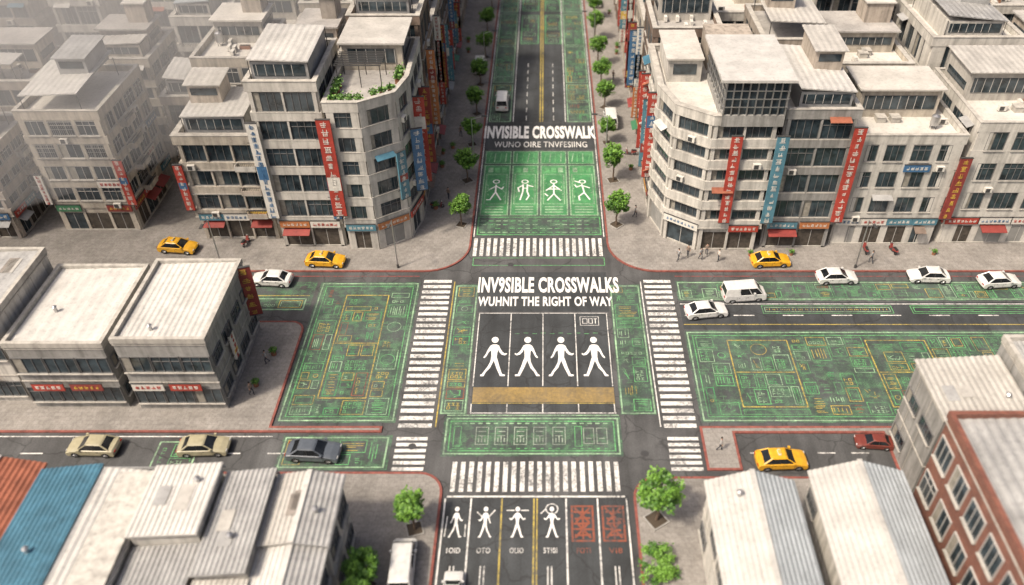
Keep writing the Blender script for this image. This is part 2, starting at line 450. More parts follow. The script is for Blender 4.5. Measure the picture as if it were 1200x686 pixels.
def drawing(x0, x1, y0, y1, mn=1.6, border=PPALE, bw=.15, label='worn green chalk-like grid drawing painted on the carriageway', fields=1):
    mb = MB()
    outl(mb, x0, x1, y0, y1, bw, border)
    if x1-x0 > 8 and y1-y0 > 8:
        outl(mb, x0+.5, x1-.5, y0+.5, y1-.5, .1, PGREEN)
        fw = (x1-x0)/fields
        for k in range(fields):
            a, b = x0+fw*k, x0+fw*(k+1)
            yx0, yx1, yy0, yy1 = a+fw*.28, a+fw*.72, y0+(y1-y0)*.14, y0+(y1-y0)*.9
            outl(mb, yx0, yx1, yy0, yy1, .12, PYEL); ym = (yy0+yy1)/2
            mb.quad(yx0+.2, yx1-.2, ym-.06, ym+.06, Z3, PYEL)
            circuit(mb, yx0+.35, yx1-.35, yy0+.35, ym-.25, mn); circuit(mb, yx0+.35, yx1-.35, ym+.25, yy1-.35, mn)
            circuit(mb, a+(.8 if k == 0 else .1), yx0-.25, y0+.8, y1-.8, mn); circuit(mb, yx1+.25, b-(.8 if k == fields-1 else .1), y0+.8, y1-.8, mn)
            circuit(mb, yx0, yx1, y0+.8, yy0-.25, mn*.8)
    else: circuit(mb, x0+bw+.18, x1-bw-.18, y0+bw+.18, y1-bw-.18, mn)
    paint('road_drawing', mb, label, 'road marking', 'green grid drawings on the road')
drawing(-24.0, -13.3, 51, 71.2, .95)
drawing(-9.1, -6.7, 51.9, 70.8, .9); drawing(7.9, 11.1, 51.9, 70.8, .9)
drawing(15.4, 72, 51, 63.2, 1.05, fields=4)
drawing(15.4, 72, 68.4, 71.4, .9)
drawing(4.0, 7.5, 108.6, 120.8, 1.0); drawing(-7.5, -4.3, 108.6, 120.8, 1.2)
for y in (121.5, 136, 151, 166):
    drawing(-7.5, -4.3, y, y+14, 1.0); drawing(4.0, 7.5, y, y+14, 1.0)
    if y > 130: drawing(-3.5, -.4, y+.5, y+13.5, 1.2, PGREEN); drawing(.7, 3.6, y+.5, y+13.6, 1.2, PGREEN)
drawing(-22.8, -13.4, 45.6, 49.1, 1.1); drawing(-34, -30.3, 45.5, 48.6, 1.0); drawing(-47, -25.2, 66.7, 68.6, 1.1)
drawing(24, 38, 66.1, 67.4, .8, PGREEN, .08); drawing(40, 56, 66.1, 67.4, .8, PGREEN, .08)

mb = MB()
outl(mb, -7.6, 7.6, 74.4, 75.9, .1, PGREEN)
outl(mb, -7.5, 7.5, 80.4, 84.2, .14, PGREEN)
for i in range(16):
    for j in range(4):
        if R.random() < .8: mb.quad(-7.1+i*.9, -6.5+i*.9, 80.85+j*.8, 81.0+j*.8, Z3, R.choice((PPALE, PGREEN)))
paint('framed_road_marking', mb, 'green framed field of short pale bars on asphalt', 'road marking')
for i in range(4):
    x0 = -7.4+i*3.75; x1 = x0+3.5; mb = MB()
    mb.quad(x0+.05, x1-.05, 84.55, 96.35, Z2, PANEL); mb.quad(x0+.05, x1-.05, 96.85, 100.05, Z2, PANEL)
    outl(mb, x0, x1, 84.5, 96.4, .16, PPALE); outl(mb, x0+.35, x1-.35, 87, 94.2, .12, PPALE); outl(mb, x0+.55, x1-.55, 87.25, 93.95, .07, PGREEN)
    glyphman(mb, (x0+x1)/2, 87.9, 5.0, i, PLETTER, .19, .8)
    for j in range(3): mb.quad(x0+.6, x1-.6, 85.1+j*.6, 85.35+j*.6, Z3, PPALE)
    for j in range(3): mb.quad(x0+.55+j*.9, x0+1.2+j*.9, 94.6, 95.8, Z3, PGREEN if j != i % 3 else PPALE)
    outl(mb, x0, x1, 96.8, 100.1, .12, PPALE)
    for j in range(4):
        mb.stroke(x0+.5+j*.75, 97.3, x0+.7+j*.75+R.uniform(-.2, .2), 99.5, .14, Z3, PPALE if (i+j) % 2 else PGREEN)
    paint('road_panel_marking', mb, 'bright green framed road panel with a thin white stick figure', 'road marking', 'green figure panels')

mb = MB()
for i in range(5):
    x = -6.25+i*3.38
    mb.quad(x-.05, x+.05, 55.45, 66.1, Z3, PWHITE); mb.quad(x-.05, x+.05, 52.1, 53.15, Z3, PWHITE)
mb.quad(-6.3, 7.4, 51.95, 52.05, Z3, PWHITE); mb.quad(-6.3, 7.4, 66.11, 66.2, Z3, PWHITE)
mb.quad(-8.4, 7.6, 51.66, 51.78, Z3, PPALE)
outl(mb, 4.4, 6.4, 64.2, 65.6, .06, PWHITE); outl(mb, 4.65, 5.2, 64.5, 65.3, .08, PWHITE); outl(mb, 5.3, 5.75, 64.5, 65.3, .07, PWHITE); mb.quad(5.85, 6.2, 65.2, 65.3, Z3, PWHITE); mb.quad(5.98, 6.07, 64.5, 65.2, Z3, PWHITE)
for k in range(10): mb.quad(-2.4+k*.9, -1.9+k*.9, 62.9+.1*(k % 2), 62.97+.1*(k % 2), Z2+.002, PGREEN)
paint('lane_lines', mb, 'thin white lane lines framing the central dark panel', 'road marking')
mb = MB(); mb.quad(-6.2, 7.35, 53.35, 55.3, Z3, POCH); mb.quad(-6.2, 7.35, 53.18, 53.28, Z3, PYEL)
paint('yellow_band', mb, 'worn ochre yellow band across the road panel', 'road marking')
for i, x in enumerate((-4.4, -1.05, 2.35, 5.7)):
    mb = MB(); figure(mb, x, 56.8, 5.7, PLETTER, Z3, .95, -1 if i % 2 else 1)
    paint('pedestrian_symbol', mb, 'white walking pedestrian symbol painted on dark asphalt', 'road marking', 'pedestrian symbols')
mb = MB()
outl(mb, -8.4, 7.5, 47.1, 51.4, .16, PPALE); outl(mb, -8.0, 7.1, 47.45, 51.05, .12, PGREEN)
for i in range(5):
    x = -5.6+i*1.75
    outl(mb, x, x+1.2, 48.2, 50.3, .08, PFAINT); mb.quad(x+.25, x+.95, 49.7, 49.82, Z3, PFAINT); mb.quad(x+.25, x+.95, 49.2, 49.3, Z3, PFAINT)
    mb.quad(x+.54, x+.66, 48.5, 49.2, Z3, PFAINT); mb.quad(x+.25, x+.37, 48.5, 49.0, Z3, PFAINT); mb.quad(x+.83, x+.95, 48.5, 49.0, Z3, PFAINT)
for x in (4.2, 5.4):
    outl(mb, x, x+1, 48.3, 50.2, .08, PFAINT); mb.quad(x+.25, x+.75, 48.9, 49.0, Z3, PFAINT)
for x in (-7.6, 3.4): outl(mb, x, x+.7, 48, 50.4, .08, PGREEN)
for j in range(20): mb.quad(-7.6+j*.72, -7.2+j*.72, 50.65, 50.8, Z3, PPALE); mb.quad(-7.6+j*.72, -7.3+j*.72, 47.72, 47.82, Z3, PGREEN)
paint('framed_road_marking', mb, 'green framed strip of small faint symbols on asphalt', 'road marking')

mb = MB()
xs = [-7.7, -5.5, -2.9, -.2, 2.5, 5.15, 7.6]
for i, x in enumerate(xs):
    m = PYEL if i in (2, 3) else PWHITE
    mb.quad(x-.07, x+.07, 15, 42.4, Z3, m)
    if i == 3: mb.quad(x+.2, x+.32, 15, 42.4, Z3, m)
mb.quad(-7.6, 7.5, 42.5, 42.68, Z3, PWHITE)
for x in (-6.6, -4.2, 1.1, 6.4):
    mb.quad(x-.2, x-.1, 33.8, 36.0, Z3, PWHITE); mb.quad(x+.1, x+.2, 33.8, 36.0, Z3, PWHITE)
paint('lane_lines', mb, 'white and yellow lane lines of the approach road', 'road marking')
cx = [(xs[i]+xs[i+1])/2 for i in range(6)]
for i in range(4):
    mb = MB(); xx = cx[i]+(.15 if i == 3 else 0)
    if i in (0, 1): figure(mb, xx, 38.6, 3.0, PLETTER, Z3, .8, (-1)**i, F=FIG)
    else: figure(mb, xx, 38.6, 3.0, PLETTER, Z3, .8, 1, F=FIGU)
    if i == 1: mb.stroke(xx+.3, 40.6, xx+.75, 41.2, .12, Z3+.001, PWHITE); mb.stroke(xx-.3, 40.6, xx-.7, 41.0, .12, Z3+.001, PWHITE)
    if i == 3: ringc(mb, xx, 41.35, .55, .1, PWHITE, Z3+.001); mb.stroke(xx-.9, 40.9, xx-.55, 41.3, .1, Z3+.002, PWHITE)
    if i == 2: mb.stroke(xx-.9, 41.2, xx-.3, 41.2, .1, Z3+.001, PWHITE); mb.stroke(xx+.3, 41.2, xx+.9, 41.2, .1, Z3+.001, PWHITE)
    if i == 0: mb.stroke(xx-.85, 38.7, xx-.75, 40.6, .09, Z3+.001, PWHITE); mb.stroke(xx+.8, 38.7, xx+.8, 39.8, .09, Z3+.001, PWHITE)
    paint('pedestrian_symbol', mb, 'small white walking figure painted in a traffic lane', 'road marking', 'pedestrian symbols')
for i in (4, 5):
    mb = MB(); x0, x1 = cx[i]-.95, cx[i]+.95
    outl(mb, x0, x1, 38.2, 41.7, .18, PORNG)
    r2 = random.Random(i*3)
    k = 0
    for yy in (38.8, 39.4, 39.9, 40.4, 41.05):
        k += 1; mb.stroke(x0+.25+r2.uniform(0, .2), yy, x1-.25-r2.uniform(0, .2), yy+r2.uniform(-.12, .12), .19, Z3+.0008*k, PORNG)
    for s in (-1, 1):
        k += 1; mb.stroke(cx[i]-s*.6, 38.6, cx[i]+s*.5, 40.0, .19, Z3+.0008*k, PORNG)
        k += 1; mb.stroke(cx[i]-s*.6, 41.4, cx[i]+s*.5, 40.1, .19, Z3+.0008*k, PORNG)
    k += 1; mb.stroke(cx[i], 38.5, cx[i]+.05, 41.4, .17, Z3+.0008*k, PORNG)
    paint('glyph_box_marking', mb, 'red brown scribbled box glyph painted in a traffic lane', 'road marking', 'red brown glyph boxes')

mb = MB()
for x in (-7.85, 7.7): mb.quad(x, x+.12, 80, 205, Z2, PWHITE)
for x in (-3.95, 3.7): mb.quad(x-.06, x+.06, 108.6, 200, Z3, PWHITE)
mb.quad(-.1, .1, 108.6, 200, Z3, PYEL); mb.quad(.26, .46, 108.6, 200, Z3, PYEL)
for k in range(8): mb.quad(-2.1, -1.98, 109+k*2.6, 110.4+k*2.6, Z2+.002, PWHITE); mb.quad(1.9, 2.02, 109+k*2.6, 110.4+k*2.6, Z2+.002, PWHITE)
for k in range(11): mb.quad(15.6+k*5.2, 17.8+k*5.2, 65.73, 65.87, Z3, PWHITE)
mb.quad(15.3, 72, 64.3, 64.42, Z3, PYEL)
mb.quad(15.3, 72, 67.6, 67.72, Z3, PWHITE); mb.quad(15.3, 100, 72.4, 72.52, Z3, PRED)
mb.quad(-100, -13.4, 72.4, 72.52, Z3, PRED); mb.quad(-100, -25, 69, 69.12, Z3, PYEL)
mb.quad(-9.4, -9.28, 50.3, 71.5, Z3, PYEL); mb.quad(11.3, 11.42, 50.3, 71.5, Z3, PWHITE)
mb.quad(-100, -24, 49.1, 49.22, Z3, PWHITE)
for k in range(4): mb.quad(19+k*3, 20.6+k*3, 47.2, 47.34, Z3, PWHITE)
for k in range(16):
    if not -40 < -89+k*4.4 < -30: mb.quad(-90+k*4.4, -88+k*4.4, 47.15, 47.28, Z3, PWHITE)
paint('lane_lines', mb, 'worn white, yellow and red lane lines along the roads', 'road marking')

def lettering(s, w, h, x, y, bold=.03, mat=PLETTER, z=Z4, lab=None):
    cu = bpy.data.curves.new('t', 'FONT'); cu.body = s; cu.offset = bold; cu.resolution_u = 3
    cu.space_character = 1.08
    o = bpy.data.objects.new('t', cu); C.objects.link(o)
    dg = bpy.context.evaluated_depsgraph_get()
    me = bpy.data.meshes.new_from_object(o.evaluated_get(dg))
    bpy.data.objects.remove(o)
    xs_ = [v.co.x for v in me.vertices]; ys_ = [v.co.y for v in me.vertices]
    a, b, c, d = min(xs_), max(xs_), min(ys_), max(ys_)
    for v in me.vertices:
        v.co.x = ((v.co.x-a)/(b-a)-.5)*w; v.co.y = ((v.co.y-c)/(d-c)-.5)*h; v.co.z = 0
    me.materials.clear(); me.materials.append(mat)
    return OBJ('road_lettering', me, loc=(x, y, z), label=lab or 'white painted lettering reading %s on asphalt' % s, cat='road marking', group='lettering on the road')
lettering('INVISIBLE CROSSWALK', 15.9, 3.7, 0, 105.5, .045)
lettering('WUNO OIRE TNVFESIING', 13.0, 1.6, .1, 102.0, .01, PWHITE)
lettering('INV9SIBLE CROSSWALKS', 15.6, 2.8, 1.1, 70.9, .035)
lettering('WUHNIT THE RIGHT OF WAY', 14.6, 1.6, .75, 68.1, .03, lab='line of smaller white painted capital letters on asphalt')
for i, s in enumerate(('1OID', 'OTO', 'OLIO', '5TI0I', 'FOTI', 'VI8')):
    lettering(s, 1.1, .5, cx[i], 37.4, .01, PORNG if i > 3 else PWHITE, Z3)
mb = MB(); mb.beam((0, 0, 0), (0, 0, .006), .36, DSTEEL, 20); MAN = mb.mesh('manhole_cover')
for (x, y) in ((-11.2, 48), (-3.2, 74.6), (9.6, 47.2), (20, 66.9), (-26, 70.4), (4, 33), (-31, 46.2)):
    OBJ('manhole_cover', MAN, loc=(x, y, .021), label='round dark iron manhole cover set in asphalt', cat='manhole cover', group='manhole covers')

# ---------------------------------------------------------------- windows & buildings
wcache = {}
def window_mesh(w, h, var, dark):
    k = (round(w, 1), round(h, 1), var, dark)
    if k in wcache: return wcache[k]
    w, h = k[0], k[1]
    fr = FRAME_D if dark else FRAME
    mb = MB(); t = .06
    mb.box(-w/2, w/2, -.13, -.002, -h/2, -h/2+t, fr); mb.box(-w/2, w/2, -.13, -.002, h/2-t, h/2, fr)
    mb.box(-w/2, -w/2+t, -.128, -.002, -h/2+t, h/2-t, fr); mb.box(w/2-t, w/2, -.128, -.002, -h/2+t, h/2-t, fr)
    n = max(1, int(w/.8+.5))
    for i in range(n):
        a = -w/2+t+(w-2*t)*i/n; b = -w/2+t+(w-2*t)*(i+1)/n
        if i: mb.box(a-.025, a+.025, -.11, -.002, -h/2+t, h/2-t, fr)
        mt = CURT if (var*7+i*5) % 9 == 0 else GLS
        mb.add([(a, -.05-.004*(i % 2), -h/2+t), (b, -.05-.004*(i % 2), -h/2+t), (b, -.05-.004*(i % 2), h/2-t), (a, -.05-.004*(i % 2), h/2-t)], [(0, 1, 2, 3)], mt)
    if var % 2: mb.box(-w/2+t, w/2-t, -.105, -.002, h*.18, h*.18+.05, fr)
    mb.box(-w/2-.04, w/2+.04, -.26, -.002, -h/2-.1, -h/2-.003, TRIM)
    if var == 3:
        for i in range(int(w/.22)+1):
            x = -w/2+i*.22
            mb.box(x-.012, x+.012, -.42, -.40, -h/2, h/2, STEEL)
        for z in (-h/2, -.0, h/2-.02): mb.box(-w/2-.02, w/2+.02, -.43, -.39, z, z+.03, STEEL)
        for z in (-h/2+.01, h/2-.01): mb.box(-w/2, -w/2+.03, -.4, -.13, z, z+.02, STEEL); mb.box(w/2-.03, w/2, -.4, -.13, z, z+.02, STEEL)
    wcache[k] = mb.mesh('window'); return wcache[k]

mb = MB(); mb.box(-.42, .42, -.38, -.02, -.3, .3, SWHITE); mb.box(-.34, .16, -.4, -.385, -.24, .24, DSTEEL)
mb.box(-.4, -.34, -.36, 0, -.36, -.302, DSTEEL); mb.box(.34, .4, -.36, 0, -.36, -.302, DSTEEL)
ACM = mb.mesh('air_conditioner')
mb = MB(); mb.beam((0, 0, 0), (0, 0, 1.3), .06, STEEL); mb.beam((0, 0, 1.28), (.28, 0, 1.45), .07, STEEL); PIPEM = mb.mesh('vent_pipe')
mb = MB(); mb.box(-.6, .6, -.25, .25, 0, .4, TERRA); mb.box(-.54, .54, -.19, .19, .38, .43, SOIL); BOXM = mb.mesh('planter')
mb = MB(); mb.box(-.5, .5, -.5, .5, 0, .6, TRIM); mb.box(-.56, .56, -.56, .56, .6, .68, TRIM); HATCHM = mb.mesh('roof_hatch')
BALC = []
for wm_ in (W_WHITE, W_CREAM, W_BEIGE):
    mb = MB(); mb.box(-1.15, 1.15, -.95, 0, -.12, 0, TRIM); mb.box(-1.15, 1.15, -.95, -.87, 0, .55, wm_); mb.box(-1.15, -1.07, -.87, 0, 0, .55, wm_); mb.box(1.07, 1.15, -.87, 0, 0, .55, wm_)
    mb.box(-1.15, 1.15, -.94, -.88, .92, .97, DSTEEL)
    for i in range(12): mb.box(-1.13+i*.2, -1.1+i*.2, -.93, -.9, .54, .93, DSTEEL)
    BALC.append(mb.mesh('balcony'))
AWN = []
for am_ in (METAL_G, METAL_BL, METAL_R, METAL_L):
    mb = MB(); mb.add([(-1.1, 0, .3), (1.1, 0, .3), (1.15, -.75, 0), (-1.15, -.75, 0), (-1.1, 0, .25), (1.1, 0, .25), (1.15, -.75, -.05), (-1.15, -.75, -.05)], [(0, 3, 2, 1), (4, 5, 6, 7), (3, 7, 6, 2), (0, 4, 7, 3), (1, 2, 6, 5)], am_)
    AWN.append(mb.mesh('window_awning'))

def glyphs(mb, w, h, y, n, mat, vertical=True):
    for i in range(n):
        s = h/n if vertical else w/n
        if vertical: cx0, cz, k = R.uniform(-.06, .06)*w, h*(i+.5)/n, min(w*R.uniform(.2, .34), s*.4)
        else: cx0, cz, k = -w/2+w*(i+.5)/n, h/2, min(h*.3, s*.4)
        for j in range(R.randint(2, 4)):
            z = cz-k+2*k*(j+.3)/4; a = R.uniform(.5, 1)*k
            mb.box(cx0-a, cx0+a, y-.03, y, z-k*.08, z+k*.08, mat)
        for j in range(R.randint(1, 3)):
            x = cx0+R.uniform(-.7, .7)*k
            mb.box(x-k*.08, x+k*.08, y-.035, y+.001, cz-k*R.uniform(.4, 1), cz+k*R.uniform(.4, 1), mat)

SIGC = [(RED, SWHITE), (REDD, YEL), (BLUE, SWHITE), (SWHITE, RED), (ORNG, SWHITE), (TEAL, SWHITE), (SWHITE, BLUE), (YEL, RED), (SGREEN, SWHITE)]
CN = {RED: 'red', REDD: 'dark red', BLUE: 'blue', SWHITE: 'white', ORNG: 'orange', TEAL: 'teal', YEL: 'yellow', SGREEN: 'green'}
scache = {}
def vsign(x, y, z0, h, w, rot, ci):
    bg, fg = SIGC[ci]
    k = ('v', round(h), round(w, 1), ci, R.randint(0, 1))
    if k not in scache:
        H, W = k[1], k[2]
        mb = MB(); mb.box(-W/2, W/2, -.1, .1, 0, H, bg)
        if R.random() < .6:
            acc = R.choice((SWHITE, YEL, BLUE, REDD)); a = R.uniform(.1, .7)*H
            mb.box(-W/2+.06, W/2-.06, -.112, .112, a, a+H*.14, acc)
        mb.box(-W/2-.04, W/2+.04, -.13, .13, -.05, 0.02, DSTEEL); mb.box(-W/2-.04, W/2+.04, -.13, .13, H-.02, H+.05, DSTEEL)
        glyphs(mb, W, H, -.114, max(3, int(H/(W*.62))), fg)
        glyphs(mb, W, H, .146, max(3, int(H/(W*.62))), fg)
        for z in (H*.2, H*.8): mb.box(-W/2-.3, W/2+.0, .02, .06, z, z+.06, DSTEEL)
        scache[k] = mb.mesh('vertical_sign')
    OBJ('vertical_sign', scache[k], loc=(x, y, z0), rot=rot, label='tall narrow %s shop sign fixed to a building front' % CN[bg], cat='sign', group='vertical shop signs on facades')

nsign = [0]
def fascia(x, y, z, w, rot, ci, h=.9):
    if nsign[0] > 290: return
    nsign[0] += 1
    bg, fg = SIGC[ci]
    k = ('f', round(w*2)/2, ci, R.randint(0, 1))
    if k not in scache:
        W = k[1]-.12; mb = MB(); mb.box(-W/2, W/2, -.12, .0, 0, h, bg)
        mb.box(-W/2-.03, W/2+.03, -.15, 0, h, h+.05, DSTEEL)
        glyphs(mb, W*.85, h, -.12, max(2, int(W/.5)), fg, False)
        scache[k] = mb.mesh('shop_sign')
    OBJ('shop_sign', scache[k], loc=(x, y, z), rot=rot, label='%s shop fascia sign above a ground-floor shopfront' % CN[bg], cat='sign', group='fascia signs above shops')

mb = MB(); mb.beam((0, 0, .7), (0, 0, 2.2), .65, STEEL, 14); mb.beam((0, 0, 2.2), (0, 0, 2.45), .65, STEEL, 14, .2)
for a in range(4):
    x, y = .5*math.cos(a*PI/2+.78), .5*math.sin(a*PI/2+.78); mb.beam((x, y, 0), (x, y, .72), .04, DSTEEL)
TANK = mb.mesh('water_tank')

def corr(mb, x0, x1, y0, y1, za, zb, mat, p=.38, a=.06, thick=.1, dz=0):
    n = max(4, int((x1-x0)/p*4)); vs = []
    for i in range(n+1):
        x = x0+(x1-x0)*i/n; z = za+(zb-za)*i/n+(a if i % 4 in (1, 2) else 0)
        vs += [(x, y0, z), (x, y1, z+dz)]
    mb.add(vs, [(2*i, 2*i+2, 2*i+3, 2*i+1) for i in range(n)], mat)
    vs = [(x0, y0, za-.01), (x1, y0, zb-.01), (x1, y1, zb-.01+dz), (x0, y1, za-.01+dz), (x0, y0, za-thick), (x1, y0, zb-thick), (x1, y1, zb-thick+dz), (x0, y1, za-thick+dz)]
    mb.add(vs, [(0, 1, 2, 3), (7, 6, 5, 4), (0, 4, 5, 1), (1, 5, 6, 2), (2, 6, 7, 3), (3, 7, 4, 0)], mat)

def rooftop(par, x0, x1, y0, y1, z, style):
    w, d = x1-x0, y1-y0
    if style == 'none': return
    rr = R
    if style in ('mix', 'room'):
        rw, rd, rh = w*rr.uniform(.5, .9), d*rr.uniform(.4, .6), rr.uniform(2.6, 3.6)
        ax = x0+.3+rr.random()*(w-rw-.6); ay = y1-rd-.4
        mb = MB(); mb.box(ax, ax+rw, ay, ay+rd, z, z+rh, rr.choice((W_WHITE, W_CREAM, W_BEIGE, TRIM)))
        if rr.random() < .5: mb.box(ax-.35, ax+rw+.35, ay-.4, ay+rd+.3, z+rh, z+rh+.2, rr.choice((ROOF_L, ROOF_M)))
        else:
            s = rr.uniform(-.5, .5); corr(mb, ax-.4, ax+rw+.4, ay-.5, ay+rd+.3, z+rh+.15+max(0, -s), z+rh+.15+max(0, s), rr.choice((METAL_L, METAL_M, METAL_G)), .7, .03, dz=rr.uniform(0, .4))
        if rw > 3: mb.box(ax+.4, ax+rw-.4, ay-.07, ay-.002, z+1.0, z+rh-.7, GLS)
        for k in range(int(rw/.9)-1): mb.box(ax+.7+k*.9, ax+.76+k*.9, ay-.1, ay-.071, z+1.0, z+rh-.7, FRAME)
        mb.box(ax-.06, ax-.002, ay+.6, ay+rd-.6, z+1, z+1.9, GLS); mb.box(ax+rw+.002, ax+rw+.06, ay+.6, ay+rd-.6, z+1, z+1.9, GLS)
        OBJ('rooftop_room', mb.mesh('rooftop_room'), par)
        if rr.random() < .45:
            mb = MB(); u = rw*.45; mb.box(ax+rw-u, ax+rw-.2, ay+rd*.4, ay+rd-.2, z+rh+.1, z+rh+2.6, W_BEIGE); mb.box(ax+rw-u-.2, ax+rw, ay+rd*.4-.2, ay+rd, z+rh+2.6, z+rh+2.75, ROOF_L)
            OBJ('lift_motor_room', mb.mesh('lift_motor_room'), par)
    if style in ('mix', 'canopy', 'room') and (style == 'canopy' or rr.random() < .5):
        cw, cd = w*rr.uniform(.7, .98), d*(.9 if style == 'canopy' else rr.uniform(.25, .35))
        ax = x0+.1+rr.random()*(w-cw-.2); ay = y0+.15
        h1 = rr.uniform(2.0, 2.6)
        mb = MB(); mm = rr.choice((METAL_L, METAL_M, ROOF_L, METAL_L, METAL_G, METAL_C))
        s = rr.uniform(-.8, .8)
        corr(mb, ax, ax+cw, ay, ay+cd, z+h1+max(0, -s), z+h1+max(0, s), mm, p=.7, a=.035, dz=rr.uniform(0, .6))
        for px in (ax+.1, ax+cw-.1):
            for py in (ay+.1, ay+cd-.1): mb.beam((px, py, z), (px, py, z+h1), .05, DSTEEL, 4)
        if rr.random() < .75:
            mb.box(ax+.2, ax+cw-.2, ay+.25, ay+cd-.2, z, z+h1-.12, rr.choice((W_WHITE, W_CREAM, METAL_G)))
            mb.box(ax+.5, ax+cw-.5, ay+.2, ay+.248, z+.9, z+h1-.4, GLS)
            for k in range(int(cw/.9)-1): mb.box(ax+.8+k*.9, ax+.86+k*.9, ay+.17, ay+.199, z+.9, z+h1-.4, FRAME)
        OBJ('roof_canopy', mb.mesh('roof_canopy'), par)
        if style == 'canopy' and rr.random() < .6:
            mb = MB(); rw = cw*.5; rx = ax+rr.choice((.4, cw-rw-.4)); ry = ay+cd*.45; top = z+h1+2.3
            mb.box(rx, rx+rw, ry, ay+cd-.3, z+h1, top, rr.choice((W_CREAM, W_BEIGE, METAL_G))); mb.box(rx+.3, rx+rw-.3, ry-.05, ry-.002, top-1.2, top-.4, GLS)
            corr(mb, rx-.3, rx+rw+.3, ry-.35, ay+cd, top+.1, top+.1, rr.choice((METAL_L, METAL_M, METAL_G)), .7, .03, dz=.3)
            OBJ('rooftop_room', mb.mesh('rooftop_room'), par)
    if style == 'canopy': return
    for i in range(rr.randint(3, 7)):
        px = rr.uniform(x0+.7, x1-.9); py = rr.uniform(y0+.7, y0+d*.45); k = rr.random()
        if k < .55: OBJ('air_conditioner', ACM, par, loc=(px, py, z+.4), rot=rr.choice((0, PI/2)))
        elif k < .7: OBJ('vent_pipe', PIPEM, par, loc=(px, py, z), rot=rr.uniform(0, 6))
        elif k < .8: OBJ('planter', BOXM, par, loc=(px, py, z))
        elif k < .9: OBJ('water_tank', TANK, par, loc=(px, py, z), scale=(.7, .7, .7))
        else: OBJ('roof_hatch', HATCHM, par, loc=(px, py, z))

